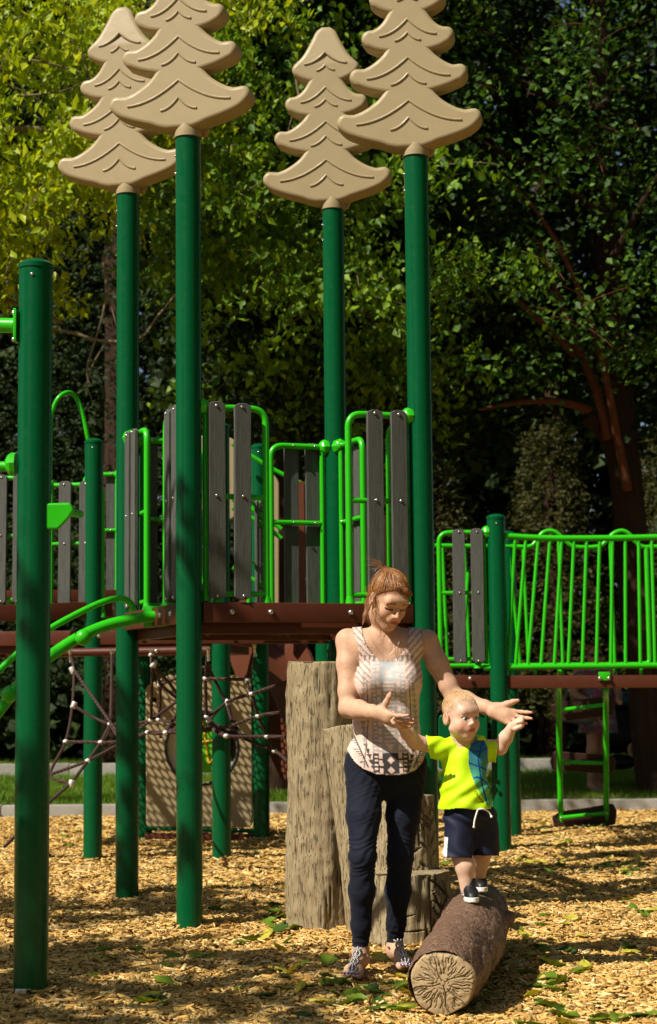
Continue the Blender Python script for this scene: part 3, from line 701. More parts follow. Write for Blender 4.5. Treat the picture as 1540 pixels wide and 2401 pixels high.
MB().box(at(*z2(1170, 1148), YF - .03), (.040, .010, .030), ch=.006).build('joint_plate', 'lime', bridge)
for x in (1140, 1202): bolt(bridge, at(*z2(x, 1163), YF - .04), (0, -1, 0), 1.1)
for x in (690, 880, 1245, 1430, 510):
    MB().box(at(*z2(x, 1118), YF + .05), (.010, .012, .028), ch=.003).build('rail_foot', 'lime', bridge)
zb0 = at(1100, 1560, YF).z; zb1 = at(1100, 1248, YF).z
half_panel(bridge, QB1, Vector((-1, 0, 0)), Vector((0, -1, 0)), zb0, zb1, .40, 2, first=.14, step=.128)
# green panel behind the toddler between tower and bridge
place_hood('green_panel', [(1030, 1680), (1100, 1655), (1140, 1652), (1140, 1800), (1030, 1800)], 11.9, .025, 'post_green', bridge, .02, [[(q[0], q[1]) for q in outline([(1085, 1690), (1118, 1688), (1126, 1698), (1114, 1708), (1090, 1706)], 11.9, .01)]])
MB().tube([at(1030, 1830, 11.9), at(1142, 1818, 11.9)], .016, 10).build('panel_rail', 'post_green', bridge)
for (u, v) in ((1119, 1662), (1134, 1787), (1140, 1816)): bolt(bridge, at(u, v, 11.87), (0, -1, 0), 1.1)

# ------------------------------------------------------------------ step climber hanging from the bridge
steps = empty('step_climber', tuple(ground(1370, 1946)), 'lime ladder climber with dark brown steps standing under the bridge', 'climber')
YS = 13.85
for x0, y0, x1, y1 in ((900, 1200, 908, 2285), (1205, 1330, 1210, 2275)):
    top = zz(x0, y0); bot = zz(x1, y1); MB().tube(spline([at(top[0], top[1], YF + .6), at(*zz(x0 - 12 if x0 < 1000 else x0 - 4, 1450), YS - .3), at(bot[0] - 2, bot[1] - 20, YS), at(bot[0], bot[1] + 8, YS)], 5), .0225, 14).build('upright', 'lime', steps)
for (ya, yb) in ((1478, 1440), (1820, 1830), (2192, 2160)):
    MB().tube([at(*zz(902, ya), YS - .06), at(*zz(1206, yb), YS - .06)], .0165, 10).build('rung', 'lime', steps)
for poly in ([(835, 1450), (935, 1420), (1225, 1392), (1255, 1425), (1240, 1505), (900, 1548), (868, 1530)], [(860, 1755), (1235, 1785), (1255, 1800), (1250, 1870), (1220, 1895), (850, 1868), (838, 1815)], [(850, 2195), (895, 2160), (1245, 2105), (1265, 2150), (1255, 2230), (895, 2265), (870, 2250)]):
    place_hood('step_board', [zz(*p) for p in poly], YS + .0, .05, 'dark_brown_shaded', steps, .01)
for (x, y) in ((905, 1480), (1207, 1430), (1207, 1470), (905, 1850), (1207, 1860), (905, 2190), (1207, 2160), (1055, 1465), (1055, 2178)): bolt(steps, at(*zz(x, y), YS - .085), (0, -1, 0), .8)
# ================================================================== STUMPS AND LOG
def vnoise(P, f, seed=0):
    """cheap smooth pseudo noise in -1..1 for arrays of points"""
    r_ = np.random.default_rng(seed); out = np.zeros(len(P))
    for k in range(5):
        d = r_.normal(size=3); d /= np.linalg.norm(d); ph = r_.uniform(0, 6.28); e = r_.normal(size=3)
        out += np.sin((P @ d) * f * r_.uniform(.7, 1.5) + ph + 1.2 * np.sin((P @ e) * f * .6 + ph * 2))
    return out / 3.2
def attr_mat(src, name, dark):
    m_ = MT[src].copy(); m_.name = name; t = m_.node_tree; b_ = t.nodes['Principled BSDF']
    a = t.nodes.new('ShaderNodeAttribute'); a.attribute_name = 'crack'; mx = t.nodes.new('ShaderNodeMix'); mx.data_type = 'RGBA'
    l_ = b_.inputs['Base Color'].links[0].from_socket
    t.links.new(a.outputs['Fac'], mx.inputs[0]); t.links.new(l_, mx.inputs[6]); mx.inputs[7].default_value = c4(dark); t.links.new(mx.outputs[2], b_.inputs['Base Color']); MT[name] = m_
attr_mat('stump', 'stump_cracked', (0.075, 0.054, 0.031)); attr_mat('log_end', 'log_end_cracked', (0.085, 0.060, 0.034))
def set_crack(me, arr):
    a = me.attributes.new('crack', 'FLOAT', 'POINT'); a.data.foreach_set('value', np.clip(arr, 0, 1).astype(np.float32))
def stump(parent, base, top, r0, r1, seed, cuts=(), n=160, rows=150, name='stump'):
    base = Vector(base); top = Vector(top); ax = (top - base); L = ax.length
    th = np.linspace(0, 2 * np.pi, n, endpoint=False); hs = np.concatenate([np.linspace(0, 1, rows), np.full(7, 1.0)])
    rr = np.concatenate([r0 + (r1 - r0) * np.linspace(0, 1, rows), r1 * np.array([.985, .95, .85, .65, .4, .2, .02])])
    rr[rows - 3:rows] *= np.array([1, .997, .99])
    TH, HH = np.meshgrid(th, hs); RR = np.repeat(rr[:, None], n, 1)
    P = np.stack([np.cos(TH) * RR, np.sin(TH) * RR, HH * L], -1).reshape(-1, 3)
    lowf = vnoise(P, 7, seed) * .010 + vnoise(P * np.array([1, 1, .2]), 45, seed + 1) * .007 + vnoise(P * np.array([1, 1, .12]), 120, seed + 2) * .004 + vnoise(P, 60, seed + 3) * .0025
    side = (np.arange(len(P)) < rows * n); dr = np.where(side, lowf, 0); crack = np.zeros(len(P))
    T = np.arctan2(P[:, 1], P[:, 0]); arc = lambda a: (np.angle(np.exp(1j * (T - a)))) * r0
    rg = np.random.default_rng(seed + 9)
    lines = [(rg.uniform(-np.pi, np.pi), rg.uniform(.05, .95) * L, 0.0, rg.uniform(.02, .10), rg.uniform(.0012, .003)) for _ in range(150)] + list(cuts)
    for (a, z, tilt, ln, w) in lines:
        x = arc(a); y = P[:, 2] - z; s_ = x * math.sin(tilt) + y * math.cos(tilt); d = x * math.cos(tilt) - y * math.sin(tilt)
        ww = w * np.clip(1 - np.abs(s_ / ln), 0, 1) ** .6; k = np.clip(1.3 - np.abs(d) / np.maximum(ww, 1e-5) * .8, 0, 1) * (np.abs(s_) < ln); crack = np.maximum(crack, k)
    crack *= side; dr -= crack * .010
    nrm = np.stack([np.cos(T), np.sin(T), np.zeros_like(T)], -1); P = P + nrm * dr[:, None]
    P[~side, 2] += vnoise(P[~side] if (~side).any() else P, 25, seed + 5) * .006
    zx = Vector((1, 0, 0)); u3 = ax.normalized(); xx = (zx - u3 * zx.dot(u3)).normalized(); yy = u3.cross(xx)
    B = np.array([tuple(xx), tuple(yy), tuple(u3)]); o_ = off(parent); W_ = P @ B + np.array(tuple(base - o_))
    idx = np.arange(len(P)).reshape(len(hs), n); nx = np.roll(idx, -1, 1)
    Fq = np.stack([idx[:-1], nx[:-1], nx[1:], idx[1:]], -1).reshape(-1, 4)
    me = mesh_np(name, W_, Fq, 'stump_cracked'); set_crack(me, crack); o = bpy.data.objects.new(name, me); link(o, parent); return o
st = empty('stump_steps', tuple(ground(800, 2140)), 'cluster of tan concrete tree stump steps standing behind the woman', 'stump steps')
def gp(u, v, Y, z): p = at(u, v, Y); return Vector((p.x, Y, z))
s1 = stump(st, gp(752, 2100, 8.52, -.06), gp(750, 1600, 8.52, at(750, 1551, 8.40).z), .170, .156, 3)
s1['label'] = 'tallest stump of the cluster'
A_ = lambda deg: R(deg - 90)
fan = [(A_(-18 + 9 * i), .60 - .05 * (i % 3) + .02 * i, 1.1 + .12 * i, .05, .005) for i in range(5)] + [(A_(-25), .34 + .05 * i, 1.35, .04, .005) for i in range(3)]
stump(st, gp(900, 2100, 8.20, -.06), gp(826, 1750, 8.26, at(822, 1702, 8.1).z), .165, .140, 11, fan)
def diag(seed, zlo, zhi, lo, hi, n):
    rg = np.random.default_rng(seed); return [(A_(rg.uniform(lo, hi)), rg.uniform(zlo, zhi), rg.choice([-.5, .6, 1.1, -1.0]), rg.uniform(.03, .08), rg.uniform(.003, .007)) for _ in range(n)]
stump(st, gp(945, 2100, 8.06, -.06), gp(938, 1900, 8.10, at(950, 1868, 8.0).z), .185, .150, 21, diag(1, .30, .66, 0, 75, 20))
stump(st, gp(961, 2150, 7.93, -.06), gp(961, 2050, 7.93, at(961, 2043, 7.88).z), .190, .182, 31, diag(2, .08, .34, 15, 80, 16) + [(A_(-10), .2, 1.3, .05, .004), (A_(5), .14, 1.5, .05, .004)])

log = empty('balance_log', tuple(ground(1060, 2340)), 'brown bark balance log lying on wood chips under the toddler', 'log')
LF = at(1037, 2303, 6.22); LM = at(1100, 2200, 6.95); LR = at(1124, 2110, 7.72)
LM = Vector((LM.x, 6.95, .165)); LR = Vector((at(1123, 2100, 7.72).x, 7.72, .178))
def log_mesh():
    ax = spline([LF, LF.lerp(LM, .5) + Vector((0, 0, .004)), LM, LM.lerp(LR, .55), LR], 30); n = 150; rows = len(ax)
    t = np.linspace(0, 1, rows); rr = np.interp(t, [0, .03, .12, .5, .8, .97, 1.0], [.116, .122, .127, .136, .132, .122, .112])
    V = []; Pn = []
    th = np.linspace(0, 2 * np.pi, n, endpoint=False)
    for i, c_ in enumerate(ax):
        tt = (ax[min(i + 1, rows - 1)] - ax[max(i - 1, 0)]).normalized(); sd = tt.cross(Vector((0, 0, 1))).normalized(); up = sd.cross(tt)
        V.append(np.array(tuple(c_))[None] + (np.cos(th)[:, None] * np.array(tuple(sd))[None] + np.sin(th)[:, None] * np.array(tuple(up))[None]) * rr[i])
        Pn.append(np.cos(th)[:, None] * np.array(tuple(sd))[None] + np.sin(th)[:, None] * np.array(tuple(up))[None])
    V = np.concatenate(V); N_ = np.concatenate(Pn)
    sidef = np.clip(1.15 - np.abs(N_[:, 2]) * 1.0, .25, 1)              # rougher on the flanks, worn smooth on top
    sidef = np.clip(1.25 - np.clip(N_[:, 2] - .1, 0, 1) * 1.1, .40, 1)
    cell = vnoise(V * np.array([1, 1, 1]), 75, 4) ; d = vnoise(V, 12, 2) * .006 + np.sign(cell) * np.abs(cell) ** .5 * .0065 * sidef + vnoise(V, 150, 5) * .0030 * sidef
    k = LM.lerp(LR, .35) + Vector((.128, -.05, .04)); kk = np.exp(-np.sum((V - np.array(tuple(k))) ** 2, 1) / .035 ** 2); d = d + kk * .045 - np.exp(-np.sum((V - np.array(tuple(k + Vector((.03, -.02, .01))))) ** 2, 1) / .012 ** 2) * .03
    V = V + N_ * d[:, None]; idx = np.arange(len(V)).reshape(rows, n); nx = np.roll(idx, -1, 1)
    Fq = [list(q) for q in np.stack([idx[:-1], idx[1:], nx[1:], nx[:-1]], -1).reshape(-1, 4)]
    Fq.append([int(i) for i in idx[-1]][::-1])
    Fq = [[int(i) for i in f] for f in Fq]
    o_ = np.array(tuple(off(log))); me = mesh_np('bark', V - o_, Fq, 'bark'); o = bpy.data.objects.new('bark', me); link(o, log)
    # end grain disc with radial cracks
    tt = (ax[1] - ax[0]).normalized(); sd = tt.cross(Vector((0, 0, 1))).normalized(); up = sd.cross(tt); nr, na = 44, 220
    rad = np.linspace(0.001, 1, nr); an = np.linspace(0, 2 * np.pi, na, endpoint=False); RA, AN = np.meshgrid(rad, an, indexing='ij'); edge = .1135 + .003 * np.sin(3 * AN + 1) + .002 * np.sin(7 * AN)
    edge = np.where(np.sin(AN) > .86, edge * (.93 + .0 * AN), edge); X = RA * edge * np.cos(AN); Yy = RA * edge * np.sin(AN)
    rg = np.random.default_rng(5); ck = np.zeros_like(X); cx, cy = .004, .004
    an2 = np.arctan2(Yy - cy, X - cx); r2 = np.hypot(X - cx, Yy - cy)
    for i in range(64):
        a = 2 * np.pi * (i + rg.uniform(-.35, .35)) / 64; r_in = rg.uniform(.018, .075); r_out = r_in + rg.uniform(.02, .07); wob = .05 * np.sin(r2 * 160 + i)
        dd = np.abs(np.angle(np.exp(1j * (an2 - a - wob * .6)))) * r2; w = rg.uniform(.0009, .0021); ck = np.maximum(ck, np.clip(1.4 - dd / w, 0, 1) * (r2 > r_in) * (r2 < r_out))
    for a in (1.95, 4.9, .4, 3.4):
        dd = np.abs(np.angle(np.exp(1j * (an2 - a - .08 * np.sin(r2 * 60))))) * r2; ck = np.maximum(ck, np.clip(1.4 - dd / .0019, 0, 1) * (r2 > .006))
    for r_ in (.010, .022, .034):
        ck = np.maximum(ck, np.clip(1.3 - np.abs(r2 - r_ - .0015 * np.sin(an2 * 4)) / .0011, 0, 1) * (np.sin(an2 * 3 + r_ * 300) > -.1))
    dep = -.012 - .012 * np.sqrt(np.clip(1 - RA ** 2, 0, 1)) + ck * .0055 + vnoise(np.stack([X, Yy, X * 0], -1).reshape(-1, 3), 160, 3).reshape(X.shape) * .0012; dep = np.where(RA > .97, .004, dep)
    V = np.array(tuple(ax[0]))[None] + X.reshape(-1, 1) * np.array(tuple(sd)) + Yy.reshape(-1, 1) * np.array(tuple(up)) + dep.reshape(-1, 1) * np.array(tuple(tt))
    # skirt back into the bark
    idx = np.arange(nr * na).reshape(nr, na); nx = np.roll(idx, -1, 1); Fq = np.stack([idx[:-1], idx[1:], nx[1:], nx[:-1]], -1).reshape(-1, 4)
    sk = V[idx[-1]] + np.array(tuple(tt)) * .03 ; V2 = np.concatenate([V, sk]); i2 = np.arange(na) + nr * na; Fs = np.stack([idx[-1], i2, np.roll(i2, -1), nx[-1]], -1)
    me = mesh_np('cut_end', V2 - o_, np.concatenate([Fq, Fs])[:, ::1], 'log_end_cracked'); set_crack(me, np.concatenate([ck.ravel(), np.zeros(na)])); o = bpy.data.objects.new('cut_end', me); link(o, log)
log_mesh()
for q in (LM.lerp(LR, .75),):
    MB().box((q.x, q.y, .02), (.06, .05, .07), ch=.01).build('support_foot', 'concrete', log)
LOG_TOP = lambda y: float(np.interp(y, [6.22, 6.6, 6.95, 7.35, 7.72], [.199, .26, .30, .307, .297]))

# ================================================================== WOOD CHIPS
def chips():
    N = 126000
    u = rng.random(N * 3); ys = 5.3 + (16.0 - 5.3) * u ** 1.9; hw = ys * .196 + .95; xs = (rng.random(N * 3) * 2 - 1) * hw
    ok = np.ones(len(xs), bool); xs, ys = xs[:N], ys[:N]
    far = np.clip((ys - 9) / 7, 0, 1); L = rng.uniform(.010, .036, N) * (1 + far * .5); Wd = rng.uniform(.0035, .0105, N) * (1 + far * .6); H = rng.uniform(.001, .0035, N)
    zs = mound(xs, ys) + rng.uniform(-.004, .010, N); a = rng.uniform(0, 2 * np.pi, N); p = rng.normal(0, .20, N); r_ = rng.normal(0, .28, N)
    D = np.stack([np.cos(a) * np.cos(p), np.sin(a) * np.cos(p), np.sin(p)], -1); S0 = np.stack([-np.sin(a), np.cos(a), np.zeros(N)], -1); U0 = np.cross(D, S0)
    S = S0 * np.cos(r_)[:, None] + U0 * np.sin(r_)[:, None]; U = np.cross(D, S); C = np.stack([xs, ys, zs], -1)
    tp = rng.uniform(.25, 1, (N, 2)); L_, W_, H_ = L[:, None], Wd[:, None], H[:, None]
    vs = []
    for (sx, sy, sz, k) in ((-1, -1, -1, 0), (1, -1, -1, 1), (1, 1, -1, 1), (-1, 1, -1, 0), (-1, -1, 1, 0), (1, -1, 1, 1), (1, 1, 1, 1), (-1, 1, 1, 0)):
        vs.append(C + D * L_ * sx + S * W_ * sy * tp[:, k:k + 1] + U * H_ * sz)
    V = np.stack(vs, 1).reshape(-1, 3); b = (np.arange(N) * 8)[:, None, None]
    Fq = (np.array([[4, 5, 6, 7], [0, 1, 5, 4], [2, 3, 7, 6], [1, 2, 6, 5]])[None] + b).reshape(-1, 4)
    o = bpy.data.objects.new('wood_chips', mesh_np('wood_chips', V, Fq, 'chips', smooth=False)); link(o)
    tag(o, 'loose golden wood chips covering the playground floor', 'wood chips', kind='stuff')
chips()
# ------------------------------------------------------------------ fallen leaves
def leaf_mesh(kind, mat, seed):
    rg = np.random.default_rng(seed); n = 9; top = []
    prof = {0: [0, .20, .34, .40, .36, .30, .20, .10, 0], 1: [0, .30, .46, .40, .33, .36, .22, .10, 0], 2: [0, .16, .24, .28, .26, .20, .14, .07, 0]}[kind]
    V = []; Fc = []; cu = rg.uniform(.6, 1.5); fold = rg.uniform(.15, .5); tw = rg.uniform(-.5, .5)
    for i in range(n):
        t = i / (n - 1)
        for s_ in (-1, -.5, 0, .5, 1):
            w = prof[i] * (1 + .10 * math.sin(i * 2.4 + s_ * 2)); x = s_ * w; y = t - .5
            z = fold * abs(s_) ** 1.3 * w * .6 + .28 * cu * (t - .5) ** 2 + .05 * math.sin(6 * t + 3 * s_ + seed) + tw * x * (t - .5)
            V.append((x, y, z))
    for i in range(n - 1):
        for k in range(4): a = i * 5 + k; Fc.append([a, a + 1, a + 6, a + 5])
    st_ = len(V); V += [(.012, -.5, 0.02), (-.012, -.5, .02), (-.008, -.78, .08), (.008, -.78, .08)]; Fc.append([st_, st_ + 1, st_ + 2, st_ + 3])
    return mesh_np('leaf', np.array(V), Fc, mat)
LEAF = {m_: [leaf_mesh(k, m_, 10 * i + k) for k in range(3)] for i, m_ in enumerate(('leaf_fallen_green', 'leaf_fallen_yellow', 'leaf_fallen_dark'))}
AWX = at(890, 2250, 7.1).x
def fallen():
    rg = np.random.default_rng(12); spots = []
    cl = [(1230, 2330, 140, 60, 34), (1010, 2300, 160, 60, 6), (860, 2345, 150, 50, 30), (740, 2290, 120, 40, 14), (350, 2350, 40, 16, 7), (930, 2260, 80, 25, 12), (1290, 2250, 160, 40, 14), (1200, 2150, 150, 40, 14),
          (640, 2170, 90, 30, 12), (1300, 2020, 180, 25, 20), (1450, 2030, 90, 20, 18), (420, 2240, 250, 60, 14), (600, 2120, 200, 60, 10), (200, 2000, 180, 40, 10), (1330, 1950, 160, 20, 14), (1430, 2380, 90, 20, 9), (1480, 2170, 60, 60, 8), (700, 2020, 200, 40, 8), (150, 1960, 140, 20, 8)]
    for (u, v, su, sv, n) in cl:
        for _ in range(int(n * 1.12)): spots.append((u + rg.normal() * su * .6, v + rg.normal() * sv * .6))
    i = 0
    for (u, v) in spots:
        v = max(1925, v); p = ground(u, v)
        if p.y < 5.7 or abs(p.x - LM.x) < .2 and 6.1 < p.y < 7.9 and p.x < LM.x + .2: continue
        c_ = rg.choice(['leaf_fallen_green', 'leaf_fallen_yellow', 'leaf_fallen_dark'], p=[.5, .27, .23]); s_ = rg.uniform(.05, .115)
        o = bpy.data.objects.new('fallen_leaf', LEAF[c_][rg.integers(3)]); link(o)
        z = float(mound(np.array([p.x]), np.array([p.y]))[0]) + .012
        fl = rg.random() < .25
        o.matrix_basis = Matrix.Translation((p.x, p.y, z + (.01 if fl else 0))) @ Matrix.Rotation(rg.uniform(0, 6.28), 4, 'Z') @ Matrix.Rotation(rg.normal() * .25 + (math.pi if fl else 0), 4, 'X') @ Matrix.Rotation(rg.normal() * .25, 4, 'Y') @ Matrix.Scale(s_, 4)
        nm = {'leaf_fallen_green': 'green', 'leaf_fallen_yellow': 'pale yellow', 'leaf_fallen_dark': 'dark green'}[c_]
        anch = [(LF.x + .15, LF.y, 'right of the log end'), (LF.x - .35, LF.y + .1, 'left of the log end'), (LR.x + .5, LR.y, 'beyond the far end of the log'), (AWX - .25, 6.9, 'by the sandals of the woman'), (PL.x + .3, PL.y, 'beside the foreground post'), (PA.x, PA.y, 'near the second tall post'), (-.1, 8.0, 'in front of the tall stump'), (QB1.x, QB1.y, 'around the bridge post'), (1.95, 13.2, 'under the step climber'), (PD.x, PD.y + .4, 'under the arched climber'), (1.9, 9.8, 'in the open at right'), (-.6, 6.6, 'at the bottom left of the picture'), (.1, 12.4, 'under the play deck')]
        best = min(anch, key=lambda t_: math.hypot((t_[0] - p.x) * 1.5, (t_[1] - p.y) * .6)); sz = 'small' if s_ < .075 else 'large'
        tag(o, f'{sz} fallen {nm} leaf on the wood chips {best[2]}', 'leaf', f'fallen leaves {best[2]}'); i += 1
fallen()

# ================================================================== GRASS BLADES
def grass(name, x0, x1, y0, y1, n, h, label):
    xs = rng.uniform(x0, x1, n); ys = rng.uniform(y0, y1, n); a = rng.uniform(0, 6.28, n); hh = h * rng.uniform(.5, 1.2, n); w = .006 * (1 + 0 * hh)
    lean = rng.normal(0, .4, (n, 2)) * hh[:, None]; z0 = np.full(n, .03)
    b0 = np.stack([xs - np.cos(a) * w, ys - np.sin(a) * w, z0], -1); b1 = np.stack([xs + np.cos(a) * w, ys + np.sin(a) * w, z0], -1); t = np.stack([xs + lean[:, 0], ys + lean[:, 1], z0 + hh], -1)
    V = np.stack([b0, b1, t], 1).reshape(-1, 3); Fq = np.arange(n * 3).reshape(-1, 3)
    o = bpy.data.objects.new(name, mesh_np(name, V, Fq, 'grass_blade', smooth=False)); link(o); tag(o, label, 'grass', kind='stuff')
grass('lawn_grass', -5, 5, KY1 + .2, KY2, 60000, .075, 'mown green grass strip between the two kerbs')
grass('verge_grass', -7, 7, KY2 + .25, 26, 30000, .10, 'rough grass verge beyond the far kerb')

# ================================================================== TREES
def inpoly(u, v, poly):
    c = np.zeros(len(u), bool); n = len(poly)
    for i in range(n):
        x1, y1 = poly[i]; x2, y2 = poly[(i + 1) % n]
        cond = ((y1 > v) != (y2 > v)) & (u < (x2 - x1) * (v - y1) / (y2 - y1 + 1e-9) + x1); c ^= cond
    return c
def region_pts(poly, Y0, Y1, n, rg, bias=1.0):
    us = [p[0] for p in poly]; vs = [p[1] for p in poly]; P = []
    while len(P) < n:
        k = n * 3; u = rg.uniform(min(us), max(us), k); v = rg.uniform(min(vs), max(vs), k); ok = inpoly(u, v, poly)
        Ys = Y0 + (Y1 - Y0) * rg.random(k) ** bias
        for a, b_, y in zip(u[ok], v[ok], Ys[ok]): P.append(tuple(at(a, b_, y)))
    return np.array(P[:n])
def leaves(C, size, rg, droop=.5, up=.6, aspect=.45, fold=.25):
    n = len(C); a = rg.uniform(0, 6.28, n); D = np.stack([np.cos(a), np.sin(a), -droop + rg.normal(0, .45, n)], -1); D /= np.linalg.norm(D, axis=1)[:, None]
    Nn = rg.normal(size=(n, 3)) * .7 + np.array([-.25, -.25, up]); S = np.cross(D, Nn); S /= np.linalg.norm(S, axis=1)[:, None] + 1e-9; U = np.cross(S, D)
    L = (size * rg.uniform(.45, 1.45, n))[:, None]; w = L * aspect * rg.uniform(.8, 1.2, (n, 1))
    b0 = C - D * L * .5; t = C + D * L * .5 - U * L * .12; m_ = C - D * L * .08 + U * fold * w
    l = C - D * L * .06 - S * w + U * fold * w; r_ = C - D * L * .06 + S * w + U * fold * w
    V = np.stack([b0, l, t, r_], 1).reshape(-1, 3); b = (np.arange(n) * 4)[:, None, None]
    return V, (np.array([[0, 1, 2], [0, 2, 3]])[None] + b).reshape(-1, 3)
def clumps(centers, per, rad, rg, flat=.6):
    n = len(centers); off_ = rg.normal(size=(n, per, 3)) * np.array([rad, rad, rad * flat]); return (centers[:, None] + off_).reshape(-1, 3)
def crown(tree, P, size, mat, rg, name='crown', **kw):
    V, Fq = leaves(P, size, rg, **kw); V = V - np.array(tuple(off(tree))); o = bpy.data.objects.new(name, mesh_np(name, V, Fq, mat, smooth=False)); link(o, tree); o['kind'] = 'stuff' ; return o
def branch(tree, pts, r0, r1, mat='tree_bark', name='branch', k=5, n=10):
    P = spline(pts, k); N = len(P); P = [p + Vector((random.uniform(-1, 1), random.uniform(-1, 1), random.uniform(-1, 1))) * r0 * .12 for p in P]
    return MB().tube(P, [r0 + (r1 - r0) * i / (N - 1) for i in range(N)], n).build(name, mat, tree, 60)
def sprays(C, rg, L=(.5, 1.0), droop=.55, step=.035, spread=.06):
    """leafy twigs starting at C: leaf centres + twig paths"""
    pts = []; tw = []
    for c_ in C:
        a = rg.uniform(0, 6.28); d = np.array([math.cos(a), math.sin(a), rg.uniform(-.5, .35)]); d /= np.linalg.norm(d); ln = rg.uniform(*L); p = np.array(c_); path = [p.copy()]
        k = int(ln / step)
        for i in range(k):
            d = d + np.array([0, 0, -droop * step / ln * 1.3]) + rg.normal(0, .03, 3); d /= np.linalg.norm(d); p = p + d * step; path.append(p.copy())
            for _ in range(2): pts.append(p + rg.normal(0, spread, 3) - np.array([0, 0, spread * .5]))
        tw.append(path)
    return np.array(pts), tw
def twigs(tree, tw, r=.004, mat='twig', sel=1.0):
    b = MB()
    for path in tw:
        if random.random() < sel: b.tube([Vector(tuple(p)) for p in path[::3]], r, 4, cap=False)
    if b.v: o = b.build('twigs', mat, tree); o['kind'] = 'stuff'

# yellow-green tree, upper left
rg = np.random.default_rng(21)
ty = empty('yellow_green_tree', (-6.5, 15.2, 0), 'sunlit yellow green tree drooping in from the upper left', 'tree')
branch(ty, [(-6.5, 15.2, -.1), (-6.4, 15.2, 2.5), (-6.0, 15.1, 5.0), (-5.4, 15, 7.5), (-5.2, 15, 9)], .22, .10, name='trunk')
for q in ([(-6.2, 15.1, 4), (-4.5, 14.8, 5.6), (-2.6, 14.6, 6.0), (-1.2, 14.5, 5.6)], [(-6, 15.1, 5), (-4, 14.4, 6.8), (-2.2, 14.2, 7.4), (-.4, 14.2, 7.2)], [(-6.3, 15.1, 3.2), (-5, 14.6, 4.4), (-3.4, 14.3, 4.6), (-2.2, 14.2, 4.2)], [(-5.6, 15, 7), (-4, 14.6, 8.6), (-2, 14.5, 9.2), (0, 14.5, 9.0)]):
    branch(ty, q, .07, .012, 'twig')
Pp = region_pts([(-360, -200), (560, -200), (500, 100), (430, 300), (330, 400), (240, 510), (120, 570), (0, 660), (-200, 660), (-360, 300)], 13.2, 15.8, 560, rg, .8)
Pp = np.repeat(Pp[::12], 12, 0)[:len(Pp)]; Pp = Pp + rg.normal(0, .21, Pp.shape) * np.array([1, 1, .6])
pts, tw = sprays(Pp, rg, L=(.4, .9), spread=.075, step=.03, droop=.8); crown(ty, pts, .088, 'leaf_yellow', rg, droop=1.1, aspect=.27); twigs(ty, tw, .004, sel=.5)
for (path, r0) in (([(240, 600), (250, 680), (235, 760), (205, 860), (210, 900)], .012), ([(250, 680), (262, 720), (275, 770)], .008), ([(120, 770), (170, 780), (250, 800), (330, 790), (370, 740), (420, 680), (445, 650)], .014), ([(250, 800), (220, 850), (205, 900), (215, 935)], .008), ([(10, 130), (120, 150), (190, 170)], .012), ([(185, 110), (215, 200), (230, 290)], .01), ([(40, 225), (140, 215), (200, 190)], .01), ([(690, 150), (700, 220), (720, 300), (735, 330)], .012), ([(700, 220), (680, 290), (672, 330)], .008)):
    branch(ty, [at(u, v, 14.0) for u, v in path], r0, r0 * .5, 'twig', name='bare_twig', n=6)

# mid green tree, centre
rg = np.random.default_rng(22)
tm = empty('broadleaf_tree', (-.6, 18.6, 0), 'mid green broadleaf tree behind the tan tree shapes in the centre', 'tree')
branch(tm, [(-.6, 18.6, -.1), (-.5, 18.6, 3), (-.3, 18.5, 6), (0, 18.3, 9.5)], .24, .09, name='trunk')
for q in ([(-.5, 18.6, 3.4), (.6, 17.6, 5), (1.8, 16.8, 6.2)], [(-.5, 18.6, 4.2), (-1.6, 17.4, 5.4), (-2.2, 16.6, 6)], [(-.3, 18.5, 6), (.8, 17.2, 7.4), (1.2, 16.4, 8.6)], [(-.5, 18.6, 3), (.3, 17.2, 3.6), (.9, 16.2, 3.9)]):
    branch(tm, q, .07, .015)
Pp = region_pts([(400, -350), (1050, -350), (1010, 300), (1020, 700), (960, 960), (800, 1010), (560, 980), (470, 800), (400, 450)], 14.6, 18.2, 760, rg, .9)
Pp = np.repeat(Pp[::12], 12, 0)[:len(Pp)]; Pp = Pp + rg.normal(0, .24, Pp.shape) * np.array([1, 1, .6])
pts, tw = sprays(Pp, rg, L=(.4, .9), spread=.085, step=.03); crown(tm, pts, .090, 'leaf_mid', rg, droop=.9, aspect=.30); twigs(tm, tw, .0035, sel=.3)
Pp = region_pts([(380, -500), (1100, -500), (1060, 1050), (420, 1000)], 16.5, 19.2, 520, rg); crown(tm, clumps(Pp, 70, .30, rg), .10, 'leaf_inner_shade', rg, name='inner_crown')

# large dark tree, right
rg = np.random.default_rng(23)
td = empty('dark_tree', tuple(ground(1540, 1868)), 'large dark tree with leaning trunk at the right edge', 'tree')
YT = ground(1540, 1868).y
tp = [(1562, 1885, 0), (1528, 1800, 0), (1510, 1650, 0), (1500, 1480, .05), (1490, 1300, .1), (1470, 1170, .1), (1450, 1080, .1), (1420, 1015, .0), (1372, 975, -.1)]
P_ = spline([at(u, v, YT + d) for u, v, d in tp], 6); N_ = len(P_); rad = np.interp(np.linspace(0, 1, N_), [0, .06, .15, .5, .75, .9, 1], [.36, .22, .17, .15, .13, .10, .075])
V0 = MB().tube(P_, list(rad), 20).build('trunk', 'tree_bark', td, 60)
P_ = spline([at(u, v, YT + .7) for u, v in ((1560, 1860), (1500, 1500), (1470, 1150), (1440, 850), (1425, 600), (1410, 300), (1400, 0), (1392, -300), (1380, -800))], 5)
MB().tube(P_, list(np.linspace(.20, .11, len(P_))), 16).build('trunk', 'tree_bark', td, 60)
branch(td, [at(u, v, YT - .15) for u, v in ((1425, 1030), (1410, 960), (1380, 870), (1345, 790), (1310, 700), (1280, 620), (1262, 560))], .055, .025, 'red_branch')
